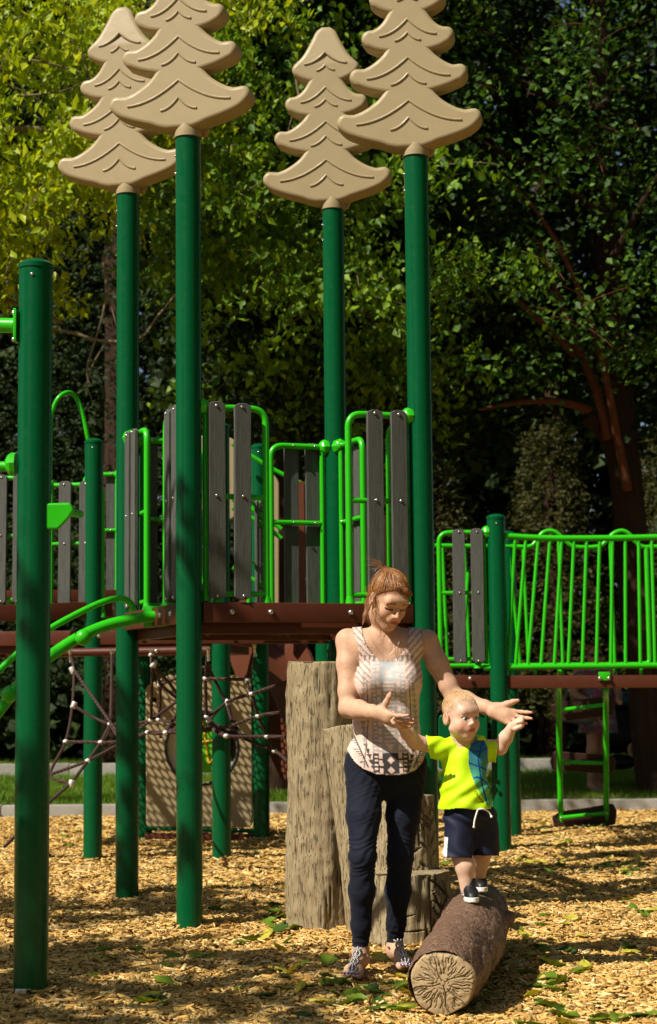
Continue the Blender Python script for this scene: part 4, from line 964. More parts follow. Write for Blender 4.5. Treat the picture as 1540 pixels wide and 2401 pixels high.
for q in (((1470, 1150), (1400, 800), (1300, 560), (1190, 420)), ((1420, 400), (1300, 250), (1180, 180), (1080, 240)), ((1410, 200), (1340, 60), (1250, -60)), ((1430, 620), (1520, 450), (1600, 330)), ((1380, 960), (1300, 940), (1200, 945), (1120, 960)), ((1350, 830), (1230, 720), (1130, 640)), ((1415, 500), (1260, 400), (1120, 330), (1060, 300))):
    branch(td, [at(u, v, YT - .1 - .3 * i) for i, (u, v) in enumerate(q)], .05, .012, 'red_branch' if q[0][1] > 800 else 'tree_bark')
Pp = region_pts([(960, -900), (2050, -900), (2050, 960), (1560, 1000), (1380, 900), (1250, 1000), (1060, 980), (1000, 800), (980, 300)], 15.0, 18.5, 700, rg, 1.0)
Pp = np.repeat(Pp[::6], 6, 0)[:len(Pp)]; Pp = Pp + rg.normal(0, .24, Pp.shape) * np.array([1, 1, .6])
pts, tw = sprays(Pp, rg, L=(.35, .8), spread=.10, step=.035); crown(td, pts, .072, 'leaf_dark_shade', rg, droop=.5, aspect=.34); twigs(td, tw, .0035, 'red_branch', .3)
Pp = region_pts([(950, -1100), (2050, -1100), (2050, 1050), (1000, 1050)], 18.6, 21, 520, rg); crown(td, clumps(Pp, 60, .34, rg), .13, 'leaf_inner_shade', rg, name='inner_crown')

# conifers behind on the left, and olive cypress hedge behind the bridge
def conifer(name, x, y, h, r0, n, rg, label, mat='leaf_conifer_shade', z0=1.5):
    t = empty(name, (x, y, 0), label, 'tree', 'conifers behind the playground')
    branch(t, [(x, y, -.1), (x + .05, y, h * .5), (x, y, h)], .16, .03, name='trunk')
    zz_ = z0 + (h - z0) * rg.random(n) ** 1.25; a = rg.uniform(0, 6.28, n); rr = r0 * (1 - zz_ / h * .85) * (.35 + .65 * rg.random(n) ** .6); C = np.stack([x + np.cos(a) * rr, y + np.sin(a) * rr, zz_ - rr * .18], -1)
    out = np.stack([np.cos(a), np.sin(a), np.full(n, -.25)], -1); pts = []
    for i in range(9): pts.append(C + out * (i * .028) + rg.normal(0, .035, (n, 3)))
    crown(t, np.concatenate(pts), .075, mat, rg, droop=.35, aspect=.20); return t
rg = np.random.default_rng(24)
for i, (x, y, h, r0, n, lab) in enumerate(((-4.9, 24.5, 12, 2.0, 2800, 'dark conifer at the far left edge behind the foreground post'), (-3.0, 24.0, 13, 2.0, 3000, 'dark conifer behind the left pair of tall posts'), (-.9, 25.0, 13, 2.0, 2600, 'dark conifer behind the plank panels in the centre'))):
    conifer('conifer', x, y, h, r0, n, rg, lab)
for i, (x, y, h, r0, n, lab) in enumerate(((1.4, 25.2, 5.4, 1.3, 2200, 'olive cypress bush behind the green bridge post'), (3.3, 25.6, 5.0, 1.3, 2000, 'olive cypress bush behind the bridge railing'), (5.2, 25.8, 5.0, 1.4, 1700, 'olive cypress bush behind the dark trunk at right'))):
    t = conifer('cypress_bush', x, y, h, r0, n, rg, lab, 'leaf_olive', .9); t['group'] = 'cypress bushes behind the bridge'
# far wood as one mass, its shade put into the leaf colour
rg = np.random.default_rng(25); far = empty('far_wood', (0, 30, 0)); tag(far, 'dark dense wood closing off the view behind everything', 'wood', kind='stuff')
n = 2600; C = np.stack([rg.uniform(-14, 14, n), rg.uniform(27.5, 32, n), rg.random(n) ** 1.15 * 14], -1); crown(far, clumps(C, 52, .45, rg, .8), .25, 'leaf_conifer_shade', rg, name='foliage', aspect=.5)
for x in (-6, -3.6, -1.4, 1.2, 3.4, 6.1): branch(far, [(x, 27, -.1), (x + .2, 27.2, 5), (x, 27.5, 12)], .22, .1, name='trunk')
# shade tree standing left of the camera, out of view, dapples the chips
rg = np.random.default_rng(26)
tsh = empty('shade_tree', (-6.2, 4.6, 0), 'broad shade tree standing left of the foreground post', 'tree')
branch(tsh, [(-6.2, 4.6, -.1), (-6.1, 4.6, 2.2), (-5.6, 4.8, 4.2), (-5, 5, 6)], .2, .08, name='trunk')
for q in ([(-6, 4.6, 2.6), (-5, 5.2, 4.2), (-4.2, 5.6, 5)], [(-5.6, 4.8, 4.2), (-4.6, 4.2, 5), (-3.8, 3.8, 5.4)]): branch(tsh, q, .06, .015)
G = []
for (gx, gy, gr, gn) in ((-1.25, 6.75, .22, 7), (-.85, 6.15, .2, 5), (-1.6, 8.0, .25, 6), (-.45, 6.5, .12, 3), (-1.25, 9.2, .3, 7), (-1.0, 7.55, .2, 5), (-2.0, 7.0, .3, 6), (-.45, 7.35, .12, 3), (-.2, 9.6, .25, 5), (-2.2, 9.4, .4, 6)):
    for _ in range(gn): h_ = rg.uniform(4.4, 5.8); G.append(np.array([gx + rg.normal() * gr * 1.6, gy + rg.normal() * gr, 0]) + np.array(tuple(sun_dir)) * (h_ / sun_dir.z))
crown(tsh, clumps(np.array(G), 60, .15, rg), .12, 'leaf_mid', rg)

# unseen trees added round the playground to cut skylight and darken reflections
rg = np.random.default_rng(27)
for (x, y, h, lab) in ((-15, -3, 12, 'added sky blocking tree far left behind the camera'), (8.6, 5, 11, 'added sky blocking tree right of the playground'), (9.2, 12, 11, 'added sky blocking tree right of the bridge'), (-12.5, 15.5, 8, 'added sky blocking tree left of the playground'), (5, -8, 12, 'added sky blocking tree behind the camera'), (14, -10, 13, 'added sky blocking tree behind the camera at right'), (-4, -19, 11, 'added sky blocking tree behind the camera at left')):
    t = empty('sky_block_tree', (x, y, 0), lab, 'tree', 'added sky blocking trees around the playground'); branch(t, [(x, y, -.1), (x + .2, y, h * .4), (x, y + .2, h * .8)], .25, .08, name='trunk')
    n = 150; a = rg.normal(size=(n, 3)); a /= np.linalg.norm(a, axis=1)[:, None]; C = np.array([x, y, h * .56]) + a * np.array([4.2, 4.2, h * .44]) * (rg.random((n, 1)) ** .4); crown(t, clumps(C, 30, .6, rg), .38, 'leaf_mid', rg)
# ================================================================== PEOPLE (implicit surfaces meshed with surface nets)
class Field:
    def __init__(s, lo, hi, h):
        s.lo = np.array(lo, float); s.h = h; s.n = np.ceil((np.array(hi) - s.lo) / h).astype(int) + 1
        s.F = np.full(tuple(s.n), 1.0, np.float32); s.ax = [(s.lo[i] + h * np.arange(s.n[i])).astype(np.float32) for i in range(3)]
    def _sl(s, lo, hi):
        a = np.clip(np.floor((np.array(lo) - s.lo) / s.h).astype(int), 0, s.n); b = np.clip(np.ceil((np.array(hi) - s.lo) / s.h).astype(int) + 1, 0, s.n)
        return tuple(slice(int(i), int(j)) for i, j in zip(a, b))
    def op(s, fn, lo, hi, k=.01, mode='add'):
        sl = s._sl(lo, hi)
        if any(q.stop <= q.start for q in sl): return s
        X = s.ax[0][sl[0]][:, None, None]; Y = s.ax[1][sl[1]][None, :, None]; Z = s.ax[2][sl[2]][None, None, :]
        d = fn(X, Y, Z); a = s.F[sl]
        if mode == 'sub': a_, d_ = -a, d
        elif mode == 'int': a_, d_ = -a, -d
        else: a_, d_ = a, d
        hh = np.maximum(k - np.abs(a_ - d_), 0) / k if k > 0 else 0; m_ = np.minimum(a_, d_) - hh * hh * k * .25
        s.F[sl] = m_ if mode == 'add' else -m_; return s
    def cone(s, a, b, r1, r2, k=.012, mode='add', flat=None):
        a = np.array(tuple(a), float); b = np.array(tuple(b), float); ba = b - a; L2 = max(float(ba @ ba), 1e-9); m_ = max(r1, r2) + k + .012
        def fn(X, Y, Z):
            x, y, z = X - a[0], Y - a[1], Z - a[2]; t = np.clip((x * ba[0] + y * ba[1] + z * ba[2]) / L2, 0, 1)
            return np.sqrt((x - ba[0] * t) ** 2 + (y - ba[1] * t) ** 2 + (z - ba[2] * t) ** 2) - (r1 + (r2 - r1) * t)
        return s.op(fn, np.minimum(a, b) - m_, np.maximum(a, b) + m_, k, mode)
    def ell(s, c, r, k=.012, Rm=None, mode='add'):
        c = np.array(tuple(c), float); r = np.array(r, float); Rm = np.eye(3) if Rm is None else np.array(Rm); m_ = max(r) + k + .012
        def fn(X, Y, Z):
            x, y, z = X - c[0], Y - c[1], Z - c[2]; q = [(x * Rm[0, i] + y * Rm[1, i] + z * Rm[2, i]) for i in range(3)]
            k0 = np.sqrt((q[0] / r[0]) ** 2 + (q[1] / r[1]) ** 2 + (q[2] / r[2]) ** 2); k1 = np.sqrt((q[0] / r[0] ** 2) ** 2 + (q[1] / r[1] ** 2) ** 2 + (q[2] / r[2] ** 2) ** 2) + 1e-6
            return k0 * (k0 - 1) / k1
        return s.op(fn, c - m_, c + m_, k, mode)
    def chain(s, pts, rs, k=.012, **kw):
        for i in range(len(pts) - 1): s.cone(pts[i], pts[i + 1], rs[i], rs[i + 1], k, **kw)
        return s
    def mesh(s):
        F = s.F; S = F < 0; nx, ny, nz = F.shape
        c = S[:-1, :-1, :-1].astype(np.int8)
        for (i, j, k) in ((1, 0, 0), (0, 1, 0), (0, 0, 1), (1, 1, 0), (1, 0, 1), (0, 1, 1), (1, 1, 1)): c = c + S[i:nx - 1 + i, j:ny - 1 + j, k:nz - 1 + k]
        act = (c > 0) & (c < 8); I = np.argwhere(act); idx = np.full(act.shape, -1, np.int32); idx[act] = np.arange(len(I))
        acc = np.zeros((len(I), 3)); cnt = np.zeros(len(I)); cor = [(i, j, k) for i in (0, 1) for j in (0, 1) for k in (0, 1)]
        val = {q: F[I[:, 0] + q[0], I[:, 1] + q[1], I[:, 2] + q[2]] for q in cor}
        for p in cor:
            for a in range(3):
                if p[a] == 0:
                    q = list(p); q[a] = 1; q = tuple(q); v0, v1 = val[p], val[q]; cr = (v0 < 0) != (v1 < 0); t = np.where(cr, v0 / np.where(v0 == v1, 1, v0 - v1), 0)
                    pt = np.tile(np.array(p, float), (len(I), 1)); pt[:, a] = t; acc += pt * cr[:, None]; cnt += cr
        V = s.lo + (I + acc / cnt[:, None]) * s.h; Q = []
        for a in range(3):
            b, d = (a + 1) % 3, (a + 2) % 3; s0 = [slice(None)] * 3; s1 = [slice(None)] * 3; s0[a] = slice(0, -1); s1[a] = slice(1, None)
            cr = S[tuple(s0)] != S[tuple(s1)]; E = np.argwhere(cr); E = E[(E[:, b] > 0) & (E[:, d] > 0) & (E[:, b] < F.shape[b] - 1) & (E[:, d] < F.shape[d] - 1)]
            def cell(db, dd): e = E.copy(); e[:, b] += db; e[:, d] += dd; return idx[e[:, 0], e[:, 1], e[:, 2]]
            q = np.stack([cell(-1, -1), cell(0, -1), cell(0, 0), cell(-1, 0)], 1); ins = S[E[:, 0], E[:, 1], E[:, 2]]; q[~ins] = q[~ins][:, ::-1]; Q.append(q)
        Q = np.concatenate(Q); Q = Q[(Q >= 0).all(1)]; return V, Q
def proj(P):
    d = P - np.array(tuple(CAMP)); x = d @ np.array(tuple(c_right)); y = d @ np.array(tuple(c_up)); z = d @ np.array(tuple(_f)); return CU + F_PX * x / z, CV - F_PX * y / z
def smooth_mesh(V, Q, it=2, lam=.5):
    E = np.concatenate([Q[:, [0, 1]], Q[:, [1, 2]], Q[:, [2, 3]], Q[:, [3, 0]]]); n = len(V)
    for i in range(it * 2):
        A = np.zeros_like(V); c = np.bincount(E.ravel(), minlength=n).astype(float)
        for a in range(3): A[:, a] = np.bincount(E[:, 0], V[E[:, 1], a], n) + np.bincount(E[:, 1], V[E[:, 0], a], n)
        V = V + (A / np.maximum(c, 1)[:, None] - V) * (lam if i % 2 == 0 else -lam * 1.04)
    return V
def cut(V, Q, keep):
    q = Q[keep[Q].all(1)]; u, inv = np.unique(q, return_inverse=True); return V[u], inv.reshape(q.shape), u
def paint_obj(name, V, Q, cols, mat, parent, solid=0):
    me = mesh_np(name, V - np.array(tuple(off(parent))), Q, mat)
    if cols is not None:
        a = me.color_attributes.new('paint', 'FLOAT_COLOR', 'POINT'); c = np.ones((len(V), 4), np.float32); c[:, :3] = cols; a.data.foreach_set('color', c.ravel())
    o = bpy.data.objects.new(name, me); link(o, parent); OFF[o] = off(parent)
    if solid: m_ = o.modifiers.new('s', 'SOLIDIFY'); m_.thickness = solid; m_.offset = -1
    return o
def paint_mat(name, rough, spec=.4, bump=None, sss=0, freck=0, sheen=0, weave=None):
    m_ = Mat(name, rough, spec); a = m_.n('ShaderNodeAttribute'); a.attribute_name = 'paint'; c = a.outputs['Color']
    nz = m_.noise(45, 4); c = m_.mix(1.0, c, m_.ramp(nz, [(.3, .88), (.7, 1.06)]), 'MULTIPLY')
    if freck:
        f = m_.ramp(m_.vor(170), [(.16, 1.0), (.30, 0.0)]); f2 = m_.ramp(m_.noise(70, 2), [(.42, 0.0), (.62, 1.0)]); c = m_.mix(m_.math('MULTIPLY', m_.math('MULTIPLY', f, f2), freck), c, (0.20, 0.075, 0.032))
    m_.col(c)
    if sss: m_.set('Subsurface Weight', sss); m_.set('Subsurface Radius', (.6, .22, .12)); m_.set('Subsurface Scale', .012)
    if sheen: m_.set('Sheen Weight', sheen)
    if bump: m_.bump(m_.noise(bump[0], 4, .6, m_.co(bump[3] if len(bump) > 3 else (1, 1, 1))), bump[1], bump[2])
    MT[name] = m_.m
paint_mat('skin_woman', .56, .22, (220, .12, .002), .12, .75)
paint_mat('skin_child', .45, .35, (150, .06, .002), .18)
paint_mat('cloth', .85, .15, (60, .25, .008), 0, 0, .1)
paint_mat('denim', .8, .15, (420, .35, .002), 0, 0, .05)
paint_mat('jersey', .65, .25, (300, .2, .002))
m = Mat('hair_red', .42, .5); gi = m.n('ShaderNodeNewGeometry')
c = m.ramp(gi.outputs['Random Per Island'], [(0, (.07, .024, .007)), (.5, (.22, .085, .022)), (1, (.50, .24, .075))]); m.col(c); MT['hair_red'] = m.m
m = Mat('hair_base', .55, .4); m.col(m.mix(m.noise(90, 3, .6, m.co((1, 1, .2))), (.075, .027, .008), (.24, .095, .026))); m.bump(m.noise(260, 3, .6), .5, .004); MT['hair_base'] = m.m
m = Mat('hair_blond', .5, .4); m.col(m.mix(m.noise(160, 3, .6, m.co((1, .3, .3))), (.34, .19, .075), (.56, .36, .17))); m.bump(m.noise(300, 3), .4, .003); MT['hair_blond'] = m.m
m = Mat('glitter', .25, .8); m.col(m.mix(m.vor(500, out=1), (.22, .22, .24), (.62, .62, .62))); m.set('Metallic', .7); MT['glitter'] = m.m
paint('sole_tan', (.24, .13, .06), .6); paint('nail_red', (.42, .012, .02), .25); paint('nail_blue', (.03, .04, .30), .3); paint('eye_white', (.72, .70, .67), .2); paint('iris_blue', (.10, .16, .20), .15); paint('shoe_black', (.010, .010, .011), .4); paint('lash', (.03, .016, .010), .7)

def rot(yaw, pitch, roll=0): return np.array(Matrix.Rotation(yaw, 3, 'Z') @ Matrix.Rotation(pitch, 3, 'X') @ Matrix.Rotation(roll, 3, 'Y'))
class Loc:
    def __init__(s, c, Rm, sc=1.0): s.c = np.array(tuple(c)); s.R = Rm; s.s = sc
    def __call__(s, x, y, z): return s.c + s.R @ (np.array([x, y, z]) * s.s)
    def inv(s, P): return (P - s.c) @ s.R / s.s

def hand(fd, wrist, d, pn, thumb_up, s=1.0, curl=(.25, .25, .3, .35), spread=.09, thumb=(.5, .55), rw=.027, nails=None, nail_mat=None, parent=None, k=.006, tdir=None):
    """open hand: d forward, pn palm normal (side fingers curl to), thumb on +side"""
    d = Vector(d).normalized(); pn = Vector(pn); pn = (pn - d * pn.dot(d)).normalized(); sd = d.cross(pn); sd = sd if sd.dot(Vector(thumb_up)) > 0 else -sd
    w = Vector(wrist); tips = []
    for i in range(4):
        o_ = (1.5 - i) * .0185 * s; base = w + d * (.004 * s) + sd * o_ * .62; kn = w + d * ((.082 - .004 * abs(i - 1)) * s) + sd * o_
        fd.cone(base, kn, rw * .62, .0115 * s, .016 * s)
        a = curl[i]; p = kn; dd = (d + sd * (1.5 - i) * spread).normalized(); Ls = np.array([.040, .026, .021]) * s * (.88, 1.0, .95, .78)[i]; r_ = [.0086, .0079, .0071, .0056]
        for j in range(3):
            ax_ = dd.cross(pn).normalized(); dd = (Quaternion(ax_, a * (1, 1.1, .7)[j]) @ dd).normalized(); q = p + dd * Ls[j]; fd.cone(p, q, r_[j] * s, r_[j + 1] * s, k * s); p = q
        tips.append((p, dd, pn))
    fd.cone(w + d * .02 * s, w + d * .055 * s, .020 * s, .022 * s, .02 * s)
    b0 = w + d * .018 * s + sd * .020 * s + pn * .006 * s; t1 = tdir or (d * math.cos(thumb[0]) + sd * math.sin(thumb[0])); t1 = (Vector(t1) + pn * .25).normalized(); b1 = b0 + t1 * .036 * s; t2 = (t1 + (tdir or sd) * .2).normalized(); b2 = b1 + t2 * .027 * s; b3 = b2 + (t2 - pn * .1).normalized() * .022 * s
    fd.chain([b0, b1, b2, b3], [.016 * s, .0112 * s, .0094 * s, .0068 * s], .012 * s); tips.append((b3, (b3 - b2).normalized(), pn))
    return tips
def fist(fd, wrist, d, pn, thumb_up, s=1.0):
    d = Vector(d).normalized(); pn = Vector(pn); pn = (pn - d * pn.dot(d)).normalized(); sd = d.cross(pn); sd = sd if sd.dot(Vector(thumb_up)) > 0 else -sd; w = Vector(wrist)
    fd.ell(w + d * .026 * s, np.array([.026, .022, .017]) * s, .012, np.array([tuple(d), tuple(sd), tuple(pn)]).T)
    for i in range(4):
        o_ = (1.5 - i) * .0115 * s; a = w + d * .046 * s + sd * o_; b = a + d * .014 * s + pn * .008 * s; c = b + pn * .014 * s - d * .012 * s; fd.chain([a, b, c], [.0078 * s, .0074 * s, .0066 * s], .004)
    t0 = w + d * .016 * s + sd * .022 * s + pn * .008 * s; t1 = t0 + d * .024 * s + pn * .010 * s; t2 = t1 + d * .012 * s - sd * .014 * s + pn * .004 * s; fd.chain([t0, t1, t2], [.010 * s, .0088 * s, .0072 * s], .006)

# ------------------------------------------------------------------ WOMAN
YW = 7.18
wo = empty('person', tuple(Vector((at(890, 2240, 7.15).x, 7.15, 0))), 'person in pink patterned tank top and dark skinny jeans holding the toddler by both hands', 'person')
HW = Loc(at(912, 1404, 7.085), rot(R(25), R(32), R(3)), 1.0)
fd = Field((at(775, 1500, YW).x, 6.70, -.02), (at(1265, 1500, YW).x, 7.52, 1.665), .0038)
def headw(fd, H):
    e = lambda c, r, k=.012, mode='add': fd.ell(H(*c), np.array(r) * H.s, k, H.R, mode)
    cn = lambda a, b, r1, r2, k=.012, mode='add': fd.cone(H(*a), H(*b), r1 * H.s, r2 * H.s, k, mode)
    e((0, .015, .032), (.070, .088, .078)); e((0, -.028, -.022), (.056, .058, .086), .02); e((0, -.058, -.092), (.024, .022, .020), .02)
    for sx in (-1, 1):
        cn((sx * .043, -.008, -.056), (sx * .012, -.058, -.094), .018, .014, .02); e((sx * .031, -.056, -.030), (.024, .024, .028), .02)
    cn((-.036, -.070, .026), (.036, -.070, .026), .017, .017, .02)
    for sx in (-1, 1):
        e((sx * .031, -.092, .002), (.017, .012, .012), .012, 'sub'); e((sx * .031, -.067, .000), (.0140, .0145, .0120), .004)
        cn((sx * .017, -.086, .0135), (sx * .046, -.073, .013), .0045, .0035, .008)
    cn((0, -.083, .012), (0, -.106, -.025), .0065, .0085, .009)
    for sx in (-1, 1): e((sx * .0100, -.094, -.030), (.0070, .009, .0062), .006)
    e((0, -.086, -.050), (.030, .014, .022), .014)
    cn((-.017, -.088, -.0515), (.017, -.088, -.0515), .0050, .0050, .004); cn((-.014, -.088, -.0625), (.014, -.088, -.0625), .0062, .0062, .004); cn((-.019, -.099, -.0570), (.019, -.099, -.0570), .0032, .0032, .003, 'sub')
    for sx in (-1, 1):
        e((sx * .072, .010, -.008), (.009, .019, .031), .006); e((sx * .083, .004, -.004), (.008, .011, .018), .005, 'sub')
headw(fd, HW)
nb = at(906, 1492, 7.19)
fd.chain([HW(0, .030, -.045), HW(0, .025, -.085), nb, nb + Vector((0, .02, -.05))], [.044, .044, .048, .060], .03)
# torso
T = lambda u, v, r, Y=YW, k=.05: fd.ell(at(u, v, Y), r, k)
T(906, 1592, (.140, .092, .165)); T(908, 1690, (.122, .086, .13)); T(905, 1800, (.140, .085, .12), 7.22)
SR, SL = at(815, 1502, 7.19), at(1000, 1504, 7.21)
fd.cone(nb + Vector((-.02, .01, -.015)), SR, .054, .047, .03); fd.cone(nb + Vector((.02, .01, -.015)), SL, .054, .047, .03)
fd.ell(at(866, 1515, 7.155), (.075, .055, .06), .04); fd.ell(at(948, 1515, 7.16), (.075, .055, .06), .04)
for u in (868, 945): fd.ell(at(u, 1598, 7.10), (.058, .052, .060), .03)
# collar bones and throat
for s_ in (-1, 1): fd.cone(at(905 + 14 * s_, 1506, 7.128), at(905 + 72 * s_, 1496, 7.150), .008, .008, .02)
# arms
ER, WR = at(816, 1660, 7.10), at(888, 1672, 6.93); EL, WL = at(1064, 1632, 7.17), at(1156, 1664, 7.05)
fd.chain([SR, SR.lerp(ER, .35), SR.lerp(ER, .75), ER], [.047, .045, .039, .036], .02); fd.chain([ER, ER.lerp(WR, .35), ER.lerp(WR, .8), WR], [.037, .039, .028, .024], .02)
fd.chain([SL, SL.lerp(EL, .4), SL.lerp(EL, .8), EL], [.047, .044, .037, .035], .02); fd.chain([EL, EL.lerp(WL, .3), EL.lerp(WL, .8), WL], [.035, .036, .026, .0235], .02)
tipsR = hand(fd, WR, at(935, 1694, 6.86) - WR, (.35, .55, .55), (0, 0, 1), 1.0, (.18, .22, .26, .30), .10, tdir=(at(906, 1640, 6.90) - at(893, 1670, 6.925)).normalized())
tipsL = hand(fd, WL, at(1245, 1698, 6.99) - WL, (.1, -1, .35), (0, 0, 1), 1.0, (.12, .16, .20, .30), .13, tdir=(at(1227, 1641, 7.02) - at(1168, 1655, 7.045)).normalized())
# legs under the jeans, feet
HL, KL, AL = at(854, 1830, 7.17), at(850, 2008, 7.08), at(845, 2222, 7.12); HR, KR, AR = at(950, 1830, 7.22), at(938, 2008, 7.22), at(925, 2218, 7.33)
fd.chain([HL, KL, KL.lerp(AL, .35), AL], [.068, .045, .043, .028], .02); fd.chain([HR, KR, KR.lerp(AR, .35), AR], [.068, .045, .043, .028], .02)
feet = []
for (A0, toe) in ((AL, Vector((at(826, 2280, 6.95).x, 6.96, .03))), (AR, Vector((at(952, 2262, 7.16).x, 7.16, .03)))):
    d_ = Vector((toe.x - A0.x, toe.y - A0.y, 0)).normalized(); sdv = Vector((-d_.y, d_.x, 0)); heel = Vector((A0.x, A0.y, .05)) - d_ * .035; ball_ = heel + d_ * .165 + Vector((0, 0, -.012)); feet.append((heel, d_, sdv, toe))
    fd.cone(A0, heel + d_ * .035 + Vector((0, 0, .015)), .029, .030, .02); fd.cone(heel, heel + d_ * .05, .028, .030, .02); fd.cone(heel + d_ * .04 + Vector((0, 0, .022)), ball_ + Vector((0, 0, .002)), .030, .020, .025)
    fd.cone(ball_ - sdv * .022, ball_ + sdv * .022, .020, .018, .02)
    for i in range(5):
        o_ = (i - 2) * .0155; L_ = (.030, .030, .036, .042, .048)[i] if (A0 is AL) else (.048, .042, .036, .030, .030)[i]
        a_ = ball_ + sdv * o_ + d_ * .012 + Vector((0, 0, -.006)); fd.cone(a_, a_ + d_ * L_ + Vector((0, 0, -.008)), .0095 if L_ < .045 else .012, .0082 if L_ < .045 else .0115, .004)
V, Q = fd.mesh(); V = smooth_mesh(V, Q, 2)
def wcol(V):
    n = len(V); c = np.tile(np.array([.545, .330, .215]), (n, 1)); L = HW.inv(V); hd = (np.abs(L[:, 0]) < .09) & (np.abs(L[:, 2]) < .125) & (np.abs(L[:, 1]) < .125)
    def blend(m_, col, a=1.0):
        w = (np.clip(m_, 0, 1) * a * hd)[:, None]; c[:] = c * (1 - w) + np.array(col) * w
    g = lambda x, y, z, r: np.exp(-(((L[:, 0] - x) / r[0]) ** 2 + ((L[:, 1] - y) / r[1]) ** 2 + ((L[:, 2] - z) / r[2]) ** 2))
    for sx in (-1, 1):
        blend(g(sx * .040, -.075, -.030, (.020, .03, .020)), (.52, .20, .12), .5)
        blend((np.abs(L[:, 2] + .0065 - .10 * (np.abs(L[:, 0]) - .031) ** 1 * 0) < .0038) * (np.abs(np.abs(L[:, 0]) - .032) < .0160) * (L[:, 1] < -.05) * 1.0, (.03, .012, .008), .95)
        blend(g(sx * .031, -.08, .004, (.016, .03, .007)), (.42, .20, .12), .45)
        zb = .0235 - .35 * np.clip(np.abs(L[:, 0]) - .034, 0, 1); blend((np.abs(L[:, 2] - zb) < .0036) * (np.abs(np.abs(L[:, 0]) - .033) < .0185) * (L[:, 1] < -.04) * 1.0, (.20, .085, .035), .75)
    hl = .70 * (L[:, 1] + .054) + .714 * (L[:, 2] - .058) + .004 * vnoise(L, 150, 4); blend(np.clip((hl + .012) / .010, 0, 1) * (L[:, 2] > -.02), (.20, .085, .030), .75)
    lip = ((np.abs(L[:, 0]) < .0215) & (L[:, 2] < -.0465) & (L[:, 2] > -.0695) & (L[:, 1] < -.075)) * (1 - (np.abs(L[:, 0]) / .024) ** 2); blend(lip, (.42, .07, .065), .9)
    blend(((np.abs(L[:, 0]) < .0165) & (np.abs(L[:, 2] + .0575) < .0026) & (L[:, 1] < -.075)) * 1.0, (.16, .03, .03), .8)
    blend(g(0, -.105, -.028, (.014, .012, .012)), (.60, .27, .18), .5)
    for sx in (-1, 1): blend(g(sx * .08, .01, -.008, (.012, .02, .03)), (.62, .24, .15), .6)
    return c
body = paint_obj('body', V, Q, wcol(V), 'skin_woman', wo)
for tips, nm in ((tipsR, 1), (tipsL, 1)):
    for (p, dd, pn) in tips:
        MB().ball((0, 0, 0), 1, 8).v; b = MB(); q = p + dd * .0035 - pn * .0032; b.ball(q, .0048, 10, (1, 1, 1)); b.build('nail', 'nail_red', body)
